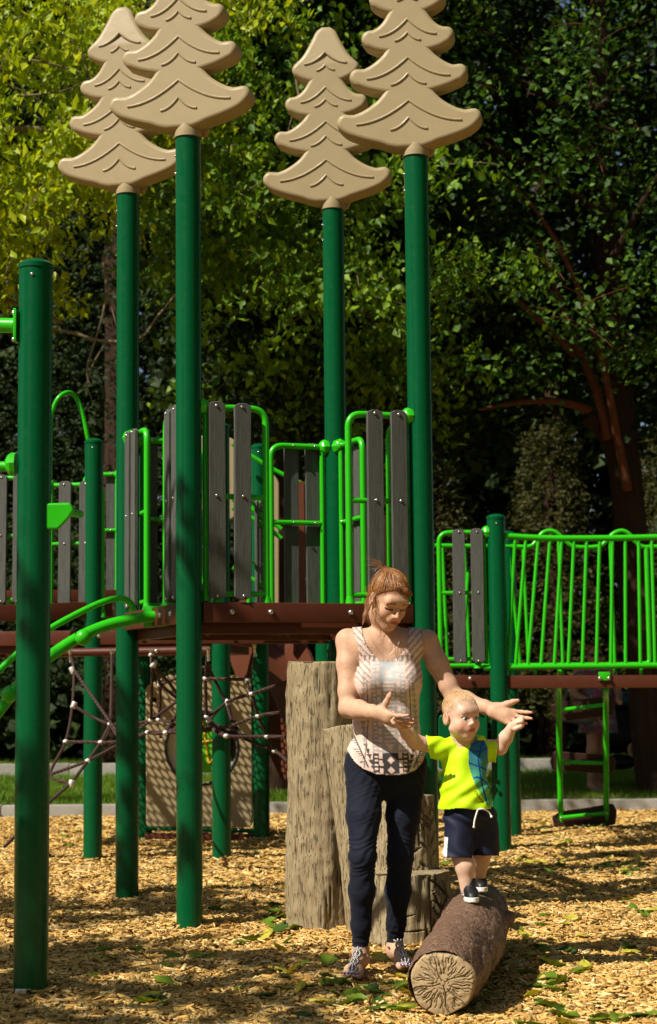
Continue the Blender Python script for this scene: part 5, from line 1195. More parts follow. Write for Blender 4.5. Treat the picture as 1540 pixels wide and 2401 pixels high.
# hair
def hair_woman():
    fh = Field(tuple(HW.c - np.array([.17, .17, .19])), tuple(HW.c + np.array([.15, .25, .17])), .0032); H = HW
    fh.ell(H(0, .018, .034), (.0752, .0920, .0815), .01, H.R)
    fh.ell(H(0, .06, -.02), (.062, .058, .07), .02, H.R)
    n_ = H.R @ np.array([0, .70, .714]); p0 = H(0, -.054, .058)
    fh.op(lambda X, Y, Z: -((X - p0[0]) * n_[0] + (Y - p0[1]) * n_[1] + (Z - p0[2]) * n_[2]), H.c - .2, H.c + .2, .012, 'int')
    # temple locks and side swept fringe
    for sx in (1,): fh.cone(H(sx * .068, -.018, .045), H(sx * .070, -.006, -.012), .012, .006, .012)
    fh.chain([H(-.010, -.058, .088), H(.024, -.068, .076), H(.052, -.056, .058), H(.067, -.030, .036)], [.007, .010, .009, .006], .014)
    # pony tail gathered high at the back, hanging down behind the neck
    tie = H(-.022, .075, .098); fh.cone(H(-.02, .05, .080), tie, .022, .010, .015)
    fh.chain([H(-.02, .095, .055), at(876, 1385, 7.27), at(867, 1415, 7.265), at(858, 1443, 7.25), at(850, 1464, 7.24)], [.020, .022, .020, .012, .003], .014)
    V, Q = fh.mesh(); V = smooth_mesh(V, Q, 1); L = H.inv(V)
    o = paint_obj('hair', V, Q, None, 'hair_base', wo)
    bvh = BVHTree.FromPolygons([tuple(p) for p in V], [list(map(int, q)) for q in Q]); b = MB(); rg_ = random.Random(5)
    T0 = np.array([-.022, .075, .100])
    for i in range(1300):
        a = rg_.uniform(-2.6, 2.6); s0 = np.array([.082 * math.sin(a), -.078 * math.cos(a) * (1 if abs(a) < 1.57 else .9), .056 - .052 * abs(math.sin(a * .5)) * 1.5 + rg_.uniform(-.014, .02)]); pts = []; e0 = T0 + np.array([rg_.uniform(-.014, .014), rg_.uniform(-.014, .014), rg_.uniform(-.014, .01)]); lift = rg_.uniform(.0001, .0016) + (.004 if rg_.random() < .05 else 0); t0 = rg_.uniform(0, .35); t1 = rg_.uniform(.6, 1)
        for k in range(9):
            t = t0 + (t1 - t0) * k / 8; q = s0 * (1 - t) + e0 * t; q = q + np.array([0, 0, .05 * math.sin(math.pi * t)]); P_ = Vector(tuple(H(*q))); hit = bvh.find_nearest(P_)
            if hit[0] is None: break
            pts.append(hit[0] + hit[1] * lift)
        if len(pts) == 9: b.tube(pts, [.0003, .0007, .0009, .0009, .0009, .0009, .0009, .0007, .0003], 4, cap=False)
    for i in range(26):          # flyaway ends at the tie
        a = rg_.uniform(-.5, 1.5); d_ = np.array([-math.cos(a) * 1.0, rg_.uniform(-.2, .7), math.sin(a) * .55 + .12]); L_ = rg_.uniform(.03, .085); p = T0 + np.array([rg_.uniform(-.01, .01), rg_.uniform(-.01, .01), .004]); b.tube([Vector(tuple(H(*(p + d_ * L_ * t + np.array([0, 0, -.018 * t * t]))))) for t in (0, .35, .7, 1)], [.0009, .0008, .0006, .0003], 4, cap=False)
    for i in range(46):          # loose strands beside the ear and down the neck
        x0 = rg_.uniform(-.080, -.060); y0 = rg_.uniform(-.02, .07); p = np.array([x0, y0, rg_.uniform(-.01, .04)]); w = rg_.uniform(-.02, .03); P0 = Vector(tuple(H(*p))); L_ = rg_.uniform(.06, .14)
        b.tube([P0 + Vector((w * t + .010 * math.sin(3 * t + i), -.012 * t, -L_ * t)) for t in (0, .25, .5, .75, 1)], [.0006, .0008, .0008, .0006, .0003], 4, cap=False)
    b.build('hair_strands', 'hair_red', o)
    tt = Vector(tuple(H(-.022, .078, .102))); MB().tube([tt + Vector((.019 * math.cos(a), .006 * math.sin(a) * 2, .019 * math.sin(a) * .3)) for a in np.linspace(0, 6.28, 14)[:-1]], .005, 8, closed=True).build('hair_tie', 'black', o)
hair_woman()

# tank top
ft = Field((at(780, 1600, YW).x, 6.93, at(900, 1835, YW).z), (at(1030, 1600, YW).x, 7.42, at(900, 1440, YW).z), .0036)
E_ = lambda u, v, r, Y=YW, k=.05: ft.ell(at(u, v, Y), r, k)
E_(906, 1592, (.150, .102, .175)); E_(908, 1690, (.138, .100, .14)); E_(906, 1775, (.172, .124, .12), YW, .06); E_(906, 1815, (.174, .126, .08), YW, .04)
for u in (868, 945): ft.ell(at(u, 1598, 7.098), (.064, .056, .066), .04)
ft.cone(nb + Vector((-.02, .01, -.015)), SR, .057, .056, .03); ft.cone(nb + Vector((.02, .01, -.015)), SL, .057, .056, .03)
ft.ell(at(866, 1515, 7.155), (.080, .060, .066), .04); ft.ell(at(948, 1515, 7.16), (.080, .060, .066), .04)
fold = lambda X, Y, Z: .0045 * np.sin(X * 60 + 9 * Z + 2 * np.sin(Z * 14)) * np.clip((1.30 - Z) * 3, 0, 1) + .0035 * np.sin((X * .8 + Z * .7) * 95) * np.clip((1.2 - Z) * 4, 0, 1)
ft.F += fold(ft.ax[0][:, None, None], ft.ax[1][None, :, None], ft.ax[2][None, None, :]).astype(np.float32)
V, Q = ft.mesh(); V = smooth_mesh(V, Q, 2); pu, pv = proj(V); front = V[:, 1] < YW + .01
neck_v = np.interp(pu, [846, 850, 858, 872, 888, 904, 922, 940, 953, 958, 960], [1430, 1485, 1508, 1530, 1543, 1547, 1545, 1533, 1510, 1470, 1430])
outl = np.interp(pv, [1455, 1480, 1500, 1530, 1560, 1572], [822, 828, 834, 841, 842, 800]); outr = np.interp(pv, [1455, 1475, 1500, 1530, 1556, 1570], [980, 984, 991, 994, 990, 1030])
hem = np.interp(pu, [795, 806, 815, 830, 850, 880, 915, 950, 975, 992, 1003, 1015], [1715, 1738, 1762, 1786, 1803, 1815, 1818, 1816, 1806, 1786, 1748, 1715])
hemb = at(900, 1800, 7.25).z
keep = (pu > outl) & (pu < outr) & np.where(front, (pv > np.where((pu > 846) & (pu < 960), neck_v, 0)) & (pv < hem), (pv < hem - 14) & (pv > np.where((pu > 850) & (pu < 956), 1478, 0)))
V, Q, _i = cut(V, Q, keep)
def tank_col(V):
    u, v = proj(V); n = len(V); pink = np.array([.67, .505, .435]); c = np.tile(pink, (n, 1)); fr = V[:, 1] < YW + .02
    dark = np.where(v > 1765, .045, .37)[:, None] * np.array([1, .93, .88]); dark = np.where(((v > 1552) & (v < 1600))[:, None], np.array([.44, .45, .46]), dark)
    xc = u - (910 + (v - 1600) * .035); ax_ = np.abs(xc); inb = fr & (ax_ < 42 - np.clip(1640 - v, 0, 100) * .05) & (v > 1530)
    burn = inb.copy()
    burn &= ~((np.abs(ax_ - 23) < 4.2) & (((v - 1560) % 18.5) < 13.5)); burn &= ~((np.abs(ax_ - 34) < 4.2) & (((v - 1560) % 9.6) < 4.6))
    burn &= ~((ax_ < 13) & (((v - 1560) % 9.2) < 4.0) & (v > 1592) & (v < 1745)); burn &= ~((ax_ < 10 * (v - 1570) / 18) & (v > 1570) & (v < 1588)); burn &= ~((ax_ < 9 * (1762 - v) / 18) & (v > 1744) & (v < 1762))
    burn &= ~((np.abs(((v - 1770) % 24) - 12) + ax_ < 9) & (v > 1768)); c[burn] = dark[burn]
    for sgn in (-1, 1):        # zigzag bands and hatched pennants either side
        xs = sgn * xc; lc = 62 - np.abs(v - 1690) * .05 - np.clip(v - 1740, 0, 80) * .25; tri = (v - 1560) % 13; z_ = fr & (np.abs(xs - lc) < 6 - tri * .45) & (v > 1575); c[z_] = np.where((v > 1745)[:, None], .06, .34)[z_] * np.array([1, .9, .85])
        l2 = 50 + np.clip(v - 1690, 0, 200) * .12; z_ = fr & (np.abs(xs - l2) < 1.4) & (v > 1600); c[z_] = np.array([.20, .16, .14])
        l3 = 80 - (v - 1735) * .42; z_ = fr & (np.abs(xs - l3) < 1.8) & (v > 1700) & (v < 1800); c[z_] = .06
        z_ = fr & (xs - l3 > 0) & (xs - l3 < 16 - ((v - 1725) % 30) * .5) & (((v - 1700) % 5) < 2.2) & (v > 1725) & (v < 1790); c[z_] = .09
        z_ = fr & (xs > 40) & (v < 1600) & (((v + xs * (1.1)) % 17) < 4.0) & (v > 1470); c[z_] = np.array([.30, .23, .20])
        z_ = fr & (xs > 40) & (v < 1590) & (((v + xs * 1.1) % 17) < 9) & (((v - xs * .9) % 6) < 2.4) & (v > 1470); c[z_] = np.array([.26, .20, .17])
    z_ = fr & (v > 1535) & (v < 1556) & (ax_ < 62) & (((xc * 1.0) % 11 + (v - 1535) * .45) < 8); c[z_] = np.array([.22, .17, .14])
    h_ = np.interp(u, [795, 806, 815, 830, 850, 880, 915, 950, 975, 992, 1003, 1015], [1715, 1738, 1762, 1786, 1803, 1815, 1818, 1816, 1806, 1786, 1748, 1715]); c[fr & (h_ - v < 3)] = np.array([.62, .44, .38])
    return c
paint_obj('tank_top', V, Q, tank_col(V), 'cloth', wo, .0022)
# jeans
fj = Field((at(785, 1800, YW).x, 6.95, at(845, 2238, 7.1).z - .02), (at(1025, 1800, YW).x, 7.46, at(900, 1700, YW).z), .0040)
fj.ell(at(904, 1795, 7.20), (.172, .118, .14), .03)
fj.chain([at(856, 1835, 7.18), HL.lerp(KL, .45), KL, KL.lerp(AL, .38), KL.lerp(AL, .75), AL + Vector((0, 0, .0))], [.080, .068, .0510, .0510, .038, .033], .025); fj.chain([at(952, 1835, 7.22), HR.lerp(KR, .45), KR, KR.lerp(AR, .38), KR.lerp(AR, .75), AR], [.080, .068, .0510, .0510, .038, .0315], .025)
X, Y_, Z = fj.ax[0][:, None, None], fj.ax[1][None, :, None], fj.ax[2][None, None, :]; zk = KL.z
wr = .0022 * np.sin(Z * 230 + 7 * np.sin(X * 22) + 4 * np.sin(Y_ * 30) + 3 * np.sin(Z * 60)) * (np.exp(-((Z - zk) / .10) ** 2) + .35 * np.exp(-((Z - zk - .28) / .16) ** 2)) + .0016 * np.sin(Z * 260 + 16 * X) * np.exp(-((Z - .12) / .05) ** 2) + .0008 * np.sin(Z * 95 + 20 * np.sin(X * 15))
fj.F += wr.astype(np.float32)
V, Q = fj.mesh(); V = smooth_mesh(V, Q, 1); V, Q, _i = cut(V, Q, (V[:, 2] > np.where(V[:, 0] < at(897, 2200, 7.2).x, at(845, 2218, 7.12).z, at(925, 2212, 7.33).z)))
cj = np.tile(np.array([.0066, .0084, .0178]), (len(V), 1)); pu, pv = proj(V); cj += (np.exp(-((pv - 1930) / 70) ** 2) * .006 * np.exp(-(((np.abs(pu - 896) - 48) / 22) ** 2)))[:, None] * np.array([.6, .8, 1.3])
paint_obj('jeans', V, Q, cj, 'denim', wo, .002)
# sandals
for i, (heel, d_, sdv, toe) in enumerate(feet):
    sole = []; n = 28
    for k in range(n):
        a = 2 * math.pi * k / n; ca, sa = math.cos(a), math.sin(a); yl = .118 * ca; wdt = .040 * (1.0 if ca > 0 else .80); sole.append(heel + d_ * (.090 + yl) + sdv * (wdt * sa) + Vector((0, 0, -.048 + 0)))
    b = MB(); b.add(sole + [p + Vector((0, 0, .011)) for p in sole], [list(range(n))[::-1], [n + k for k in range(n)]] + [[k, (k + 1) % n, n + (k + 1) % n, n + k] for k in range(n)])
    s_ = b.build('sandal_sole', 'sole_tan', wo)
    strap = [heel + d_ * .205 + Vector((0, 0, -.018)), heel + d_ * .185 + Vector((0, 0, .008)), heel + d_ * .15 + Vector((0, 0, .022)), heel + d_ * .11 + Vector((0, 0, .044)), heel + d_ * .085 + Vector((0, 0, .060))]
    bvh_ = None; b = MB(); sp = spline(strap, 5)
    for j, p in enumerate(sp):
        w = .004 + .011 * abs(math.sin(j * .55)); 
        for q in (-1, 0, 1): b.ball(p + sdv * (q * w) + Vector((0, 0, .004 - .25 * abs(q * w))), .0048, 8)
    b.build('sandal_strap', 'glitter', wo)
    b = MB(); b.tube(fillet([heel + d_ * .075 + sdv * .036 + Vector((0, 0, .030)), heel - d_ * .036 + sdv * .020 + Vector((0, 0, .020)), heel - d_ * .036 - sdv * .020 + Vector((0, 0, .020)), heel + d_ * .075 - sdv * .036 + Vector((0, 0, .030))], .03), .0045, 8); b.build('heel_strap', 'sole_tan', wo)
    for k in range(5):
        L_ = ((.030, .030, .036, .042, .048) if i == 0 else (.048, .042, .036, .030, .030))[k]
        MB().ball(heel + d_ * (.177 + L_ + .004) + sdv * ((k - 2) * .0155) + Vector((0, 0, -.018)), .0062, 8, (1, 1, .7)).build('toe_nail', 'nail_blue', body)
# necklace
MB().tube(spline([at(862, 1478, 7.10), at(880, 1515, 7.085), at(903, 1537, 7.078), at(930, 1515, 7.085), at(945, 1478, 7.105)], 6), .0004, 5).build('necklace', 'steel', wo)
# ------------------------------------------------------------------ TODDLER
YC = 7.0
ch = empty('person', (at(1095, 2080, YC).x, YC, LOG_TOP(YC)), 'person, a toddler in neon yellow shirt and navy shorts, walking on the log', 'person')
HC = Loc(at(1081, 1674, 6.975), rot(R(30), R(6), R(-2)), .90)
fc = Field((at(912, 1700, YC).x, 6.78, .26), (at(1240, 1700, YC).x, 7.28, at(1080, 1600, YC).z), .0030)
def headc(fd, H):
    e = lambda c, r, k=.012, mode='add': fd.ell(H(*c), np.array(r) * H.s, k, H.R, mode)
    cn = lambda a, b, r1, r2, k=.012, mode='add': fd.cone(H(*a), H(*b), r1 * H.s, r2 * H.s, k, mode)
    e((0, .014, .028), (.072, .088, .076)); e((0, -.022, -.026), (.061, .060, .066), .02); e((0, -.055, -.086), (.022, .020, .017), .025)
    for sx in (-1, 1): e((sx * .031, -.046, -.046), (.028, .027, .029), .022); cn((sx * .045, -.005, -.060), (sx * .012, -.052, -.088), .020, .016, .02)
    cn((-.030, -.062, .022), (.030, -.062, .022), .015, .015, .03)
    for sx in (-1, 1): e((sx * .029, -.088, -.008), (.0175, .014, .0112), .009, 'sub'); cn((sx * .014, -.0785, .0025), (sx * .044, -.0665, .000), .0034, .0028, .006); cn((sx * .016, -.077, -.0190), (sx * .042, -.0665, -.0190), .0032, .0026, .006)
    cn((0, -.074, -.008), (0, -.090, -.030), .0065, .0095, .010); 
    for sx in (-1, 1): e((sx * .0085, -.083, -.034), (.0075, .008, .006), .006)
    e((0, -.074, -.056), (.026, .012, .018), .014); cn((-.013, -.0815, -.0555), (.013, -.0815, -.0555), .0044, .0044, .004); cn((-.010, -.0805, -.0645), (.010, -.0805, -.0645), .0052, .0052, .004); cn((-.014, -.0905, -.0602), (.014, -.0905, -.0602), .0027, .0027, .003, 'sub')
    for sx in (-1, 1): e((sx * .074, .012, -.018), (.009, .021, .030), .006); e((sx * .086, .004, -.014), (.009, .012, .019), .005, 'sub')
headc(fc, HC)
fc.chain([HC(0, .022, -.06), at(1086, 1745, 7.02)], [.037, .042], .02)
fc.ell(at(1090, 1785, 7.03), (.082, .064, .10), .03); fc.ell(at(1090, 1855, 7.02), (.088, .076, .09), .03); fc.ell(at(1102, 1920, 7.05), (.072, .052, .06), .03)
cSR, cER, cWR = at(1030, 1752, 7.02), at(972, 1738, 6.97), at(940, 1700, 6.90); cSL, cEL, cWL = at(1143, 1752, 7.03), at(1172, 1752, 7.02), at(1199, 1706, 6.98)
fc.chain([cSR, cER], [.034, .030], .015); fc.chain([cER, cER.lerp(cWR, .5), cWR], [.030, .027, .0205], .012)
fc.chain([cSL, cEL], [.034, .029], .015); fc.chain([cEL, cEL.lerp(cWL, .5), cWL], [.029, .027, .0205], .012)
fist(fc, cWR, at(926, 1672, 6.865) - cWR, (-.7, .2, -.4), (.5, -1, .4), .95); fist(fc, cWL, at(1220, 1684, 6.955) - cWL, (.8, .1, -.5), (0, -1, .2), .95)
zl = LOG_TOP(6.96)
fc.chain([at(1076, 1940, 7.03), at(1081, 2005, 7.0), at(1090, 2030, 6.99), Vector((at(1094, 2062, 6.99).x, 6.985, zl + .045))], [.044, .037, .037, .026], .02)
fc.chain([at(1135, 1940, 7.06), at(1131, 1998, 7.13), at(1126, 2016, 7.19), Vector((at(1121, 2040, 7.27).x, 7.27, LOG_TOP(7.25) + .055))], [.042, .036, .036, .026], .02)
V, Q = fc.mesh(); V = smooth_mesh(V, Q, 2)
def ccol(V):
    n = len(V); c = np.tile(np.array([.64, .415, .30]), (n, 1)); L = HC.inv(V); hd = (np.abs(L[:, 0]) < .10) & (np.abs(L[:, 2]) < .125) & (np.abs(L[:, 1]) < .125)
    def blend(m_, col, a=1.0):
        w = (np.clip(m_, 0, 1) * a * hd)[:, None]; c[:] = c * (1 - w) + np.array(col) * w
    g = lambda x, y, z, r: np.exp(-(((L[:, 0] - x) / r[0]) ** 2 + ((L[:, 1] - y) / r[1]) ** 2 + ((L[:, 2] - z) / r[2]) ** 2))
    for sx in (-1, 1):
        blend(g(sx * .040, -.07, -.045, (.020, .03, .018)), (.68, .25, .17), .6); blend((np.abs(L[:, 2] - .0135 + .25 * np.clip(np.abs(L[:, 0]) - .03, 0, 1)) < .0028) * (np.abs(np.abs(L[:, 0]) - .030) < .015) * (L[:, 1] < -.04) * 1.0, (.42, .24, .13), .55)
        blend((np.abs(L[:, 2] + .0035) < .0018) * (np.abs(np.abs(L[:, 0]) - .030) < .0145) * (L[:, 1] < -.055) * 1.0, (.16, .08, .05), .7)
        blend(g(sx * .082, .01, -.018, (.012, .02, .03)), (.68, .24, .14), .7)
    blend(((np.abs(L[:, 0]) < .0165) & (L[:, 2] < -.0515) & (L[:, 2] > -.0705) & (L[:, 1] < -.068)) * 1.0, (.50, .13, .11), .85); blend(((np.abs(L[:, 0]) < .013) & (np.abs(L[:, 2] + .0602) < .0020) & (L[:, 1] < -.068)) * 1.0, (.22, .05, .045), .7)
    blend(g(0, -.092, -.031, (.012, .010, .010)), (.70, .33, .23), .6)
    hl = .62 * L[:, 1] + .78 * L[:, 2] + .006 * vnoise(L, 140, 3); scalp = np.clip((hl - .008) / .014, 0, 1) * ~((np.abs(L[:, 0]) > .066) & (L[:, 2] < .012)); blend(scalp, (.40, .235, .11), .75)
    return c
cb_ = paint_obj('body', V, Q, ccol(V), 'skin_child', ch)
for sx in (-1, 1):
    c_ = Vector(tuple(HC(sx * .029, -.0655, -.0085))); ey = MB().ball(c_, .0112, 16).build('eye', 'eye_white', cb_)
    gz = Vector(tuple(HC.R @ np.array([.12, -1, -.10]))).normalized(); MB().lathe(c_ + gz * .0093, gz, [(.0068, 0), (.0062, .0013), (.0030, .0021)], 14).build('iris', 'iris_blue', ey); MB().lathe(c_ + gz * .0115, gz, [(.0026, 0), (.0020, .0006)], 10).build('pupil', 'black', ey)
# hair: short and fine, strands rooted on the scalp
bvh = BVHTree.FromPolygons([tuple(p) for p in V], [list(map(int, q)) for q in Q]); b = MB(); rg_ = random.Random(8)
m = Mat('hair_blond_strand', .5, .4); gi = m.n('ShaderNodeNewGeometry'); m.col(m.ramp(gi.outputs['Random Per Island'], [(0, (.22, .11, .04)), (.5, (.42, .25, .10)), (1, (.62, .42, .20))])); MT['hair_blond_strand'] = m.m
cnt = 0
while cnt < 2400:
    a = np.array([rg_.gauss(0, 1), rg_.gauss(0, 1), rg_.gauss(0, 1)]); a /= np.linalg.norm(a); q = np.array([0, .014, .028]) + a * np.array([.072, .088, .076]); hl = .62 * q[1] + .78 * q[2]
    if hl < .010 + .010 * rg_.random() or (abs(q[0]) > .06 and q[2] < .0 and q[1] < .03): continue
    cnt += 1; sw = np.array([.25 * a[0], -.55 if q[1] < .04 else .1, -.5 if q[2] < .07 else -.1]) * rg_.uniform(.016, .028); pts = []
    for k in range(5):
        hit = bvh.find_nearest(Vector(tuple(HC(*(q + sw * k / 4)))))
        if hit[0] is None: break
        pts.append(hit[0] + hit[1] * (.0004 + .0012 * (k / 4) * rg_.random()))
    if len(pts) == 5: b.tube(pts, [.0003, .0006, .0007, .0005, .0002], 4, cap=False)
b.build('hair', 'hair_blond_strand', ch)
# shirt
fs = Field((at(985, 1800, YC).x, 6.86, at(1090, 1912, YC).z), (at(1180, 1800, YC).x, 7.22, at(1090, 1715, YC).z), .0030)
fs.ell(at(1089, 1782, 7.03), (.094, .076, .085), .03); fs.ell(at(1090, 1850, 7.02), (.100, .090, .10), .04); fs.ell(at(1091, 1890, 7.02), (.107, .094, .07), .03); fs.cone(at(1070, 1748, 7.03), at(1112, 1748, 7.03), .048, .048, .02)
fs.cone(at(1052, 1756, 7.02), at(997, 1750, 6.995), .042, .047, .02); fs.cone(at(1125, 1756, 7.03), at(1162, 1762, 7.025), .042, .046, .02)
X, Y_, Z = fs.ax[0][:, None, None], fs.ax[1][None, :, None], fs.ax[2][None, None, :]
fs.F += (.0030 * np.sin(X * 70 - Z * 60 + 2 * np.sin(Z * 30)) + .0022 * np.sin(X * 45 + Z * 110) * np.clip((.78 - Z) * 5, 0, 1)).astype(np.float32)
V, Q = fs.mesh(); V = smooth_mesh(V, Q, 2); pu, pv = proj(V); L = HC.inv(V)
nk = ((pu - 1089) / 29) ** 2 + ((pv - 1731) / 13) ** 2; keep = (nk > 1) & (pv < 1897 + 2 * np.sin(pu * .08)) & ~((pu < 999 + (pv - 1725) * .16) & (pv < 1790)) & ~((pu > 1165 - (pv - 1770) * .10) & (pv < 1800)) & ~((V[:, 1] > 7.03) & (pv < 1733) & (np.abs(pu - 1089) < 26))
V, Q, _i = cut(V, Q, keep); pu, pv = proj(V); fr = V[:, 1] < 7.04
cs = np.tile(np.array([.50, .80, .004]), (len(V), 1))
# basketball graphic: curved panel in teal-green with blue seams
cxl = np.interp(pv, [1733, 1760, 1790, 1820, 1850, 1880, 1900], [1108, 1098, 1098, 1106, 1120, 1138, 1152]); cxr = np.interp(pv, [1733, 1750, 1780, 1820, 1860, 1900], [1135, 1142, 1144, 1150, 1154, 1160])
gb = fr & (pu > cxl) & (pu < cxr) & (pv > 1735) & (pv < 1893); t = np.clip((pv - 1740) / 130, 0, 1)[:, None]; cs[gb] = ((1 - t) * np.array([.006, .10, .30]) + t * np.array([.10, .48, .09]))[gb]
mid = np.interp(pv, [1735, 1780, 1830, 1890], [1132, 1121, 1128, 1143]); sm = gb & ((np.abs(pu - mid) < 2.0) | (np.abs(pv - (1788 + (pu - 1100) * .38)) < 2.2) | (np.abs(pv - (1822 + (pu - 1118) ** 2 * .03)) < 2.4) | (np.abs(pv - (1762 - (pu - 1120) ** 2 * .02)) < 1.8)); cs[sm] = np.array([.004, .055, .26])
cs[fr & (((pu - 1089) / 31.5) ** 2 + ((pv - 1731) / 15.5) ** 2 < 1)] *= .85
sh = paint_obj('shirt', V, Q, cs, 'jersey', ch, .002)
# printed script along the graphic
bvh = BVHTree.FromPolygons([tuple(p) for p in V], [list(map(int, q)) for q in Q])
tc = bpy.data.curves.new('t', 'FONT'); tc.body = 'Champion'; tc.size = .017; tc.shear = .25; to = bpy.data.objects.new('t', tc); COL.objects.link(to); dg = bpy.context.evaluated_depsgraph_get(); dg.update(); me = bpy.data.meshes.new_from_object(to.evaluated_get(dg)); bpy.data.objects.remove(to)
P0 = at(1111, 1856, 6.93); ang = R(-52); ok_ = True
for q in me.vertices:
    x = q.co.x * math.cos(ang) - q.co.y * math.sin(ang); z = q.co.x * math.sin(ang) + q.co.y * math.cos(ang); w = Vector((P0.x + x * .8, 6.6, P0.z + z * .8)); hit = bvh.ray_cast(w, Vector((0, 1, 0))); q.co = ((hit[0] if hit[0] else Vector((w.x, 6.93, w.z))) + Vector((0, -.0012, 0))) - off(ch)
me.materials.clear(); me.materials.append(MT['black']); o = bpy.data.objects.new('lettering', me); link(o, sh)
# shorts
fo = Field((at(1025, 1950, YC).x, 6.86, at(1100, 2025, YC).z), (at(1185, 1950, YC).x, 7.26, at(1100, 1880, YC).z), .0030)
fo.ell(at(1098, 1905, 7.03), (.098, .082, .07), .03); fo.cone(at(1077, 1920, 7.02), at(1075, 2030, 7.00), .062, .064, .02); fo.cone(at(1132, 1920, 7.05), at(1138, 2030, 7.08), .060, .060, .02)
X, Y_, Z = fo.ax[0][:, None, None], fo.ax[1][None, :, None], fo.ax[2][None, None, :]; fo.F += (.0028 * np.sin(X * 75 + Z * 55 + 2 * np.sin(Z * 40))).astype(np.float32)
V, Q = fo.mesh(); V = smooth_mesh(V, Q, 2); pu, pv = proj(V); V, Q, _i = cut(V, Q, (pv < np.where(pu < 1107, 2011, 2006)) & (pv > 1890)); pu, pv = proj(V)
co_ = np.tile(np.array([.0085, .012, .032]), (len(V), 1)); co_[(pu < 1036 + 11 + (2011 - pv) * .06) & (pv > 1962)] = .62; co_[(pv > np.where(pu < 1107, 2007.5, 2002.5))] *= .6
so_ = paint_obj('shorts', V, Q, co_, 'jersey', ch, .002)
for pts in ([(1120, 1897), (1116, 1910), (1112, 1925), (1111, 1938)], [(1120, 1897), (1132, 1896), (1144, 1902), (1152, 1914)]):
    MB().tube(spline([at(u, v, 6.925 + .012 * (i > 1 and u > 1130) * 2) for i, (u, v) in enumerate(pts)], 5), .0034, 8).build('drawstring', 'white', so_); MB().ball(at(pts[-1][0], pts[-1][1], 6.93), .0055, 10).build('knot', 'white', so_)
# shoes
def shoe(p, d, s=1.0, pitch=0.0):
    """p = heel ground point, d = toe direction"""
    r_ = empty('shoe', tuple(p)); r_.parent = ch; r_.location = Vector(p) - off(ch); d = Vector(d).normalized(); sd = Vector((-d.y, d.x, 0)).normalized(); up = Vector((0, 0, 1)); up = (Quaternion(sd, -pitch) @ up); d2 = (Quaternion(sd, -pitch) @ d); p = Vector(p)
    n = 32; ring = []
    for k in range(n):
        a = 2 * math.pi * k / n; ca, sa = math.cos(a), math.sin(a); ring.append((.062 + .068 * ca, (.030 if ca > 0 else .026) * math.copysign(abs(sa) ** .8, sa)))
    def layer(h, g, lift=0): return [p + d2 * (.062 + (x - .062) * g * s * 1) + sd * (y * g * s) + up * (h * s) for x, y in ring]
    b = MB(); Ls = [layer(0, .97), layer(.004, 1.02), layer(.018, 1.02), layer(.019, .96)]; V_ = sum(Ls, []); b.add(V_, [[i * n + k, i * n + (k + 1) % n, (i + 1) * n + (k + 1) % n, (i + 1) * n + k] for i in range(3) for k in range(n)] + [list(range(n))[::-1], [3 * n + k for k in range(n)]]); b.build('sole', 'white', r_)
    b = MB(); lay = []
    for h, g, sh_ in ((.017, .95, 0), (.030, .93, -.002), (.040, .82, -.010), (.050, .66, -.022), (.060, .52, -.030), (.068, .50, -.032)):
        lay += [p + d2 * (.062 + sh_ + (x - .062) * g * s) + sd * (y * min(1, g + .18) * s) + up * (h * s) for x, y in ring]
    b.add(lay, [[i * n + k, i * n + (k + 1) % n, (i + 1) * n + (k + 1) % n, (i + 1) * n + k] for i in range(5) for k in range(n)] + [[5 * n + k for k in range(n)]]); b.build('upper', 'shoe_black', r_, 60)
    for t in (.030, .048, .066):
        b = MB(); b.tube([p + d2 * t + sd * q * .0275 * s + up * ((.020 + .030 * (1 - abs(q)) - (.006 if t > .06 else 0)) + .010 * (.066 - t) / .036) for q in (-1.05, -.8, -.4, 0, .4, .8, 1.05)], .0052, 8); b.build('strap', 'shoe_black', r_)
    for q in (-1, 1):
        for t in (.03, .05, .07): MB().beam(p + d2 * t + sd * (q * .0292 * s) + up * .020, p + d2 * (t - .012) + sd * (q * .0262 * s) + up * .042, .0012, .0045).build('stripe', 'white', r_)
    MB().lathe(p + d2 * .030 + up * .060, up, [(.028, 0), (.029, .010), (.027, .022), (.026, .024)], 16).build('sock', 'black', r_); return r_
shoe(Vector((at(1096, 2060, 7.02).x, 7.02, LOG_TOP(6.96) + .006)), (.10, -1, 0), 1.0); shoe(Vector((at(1120, 2045, 7.32).x, 7.32, LOG_TOP(7.25) + .006)), (.05, -1, 0), 1.0, R(0))

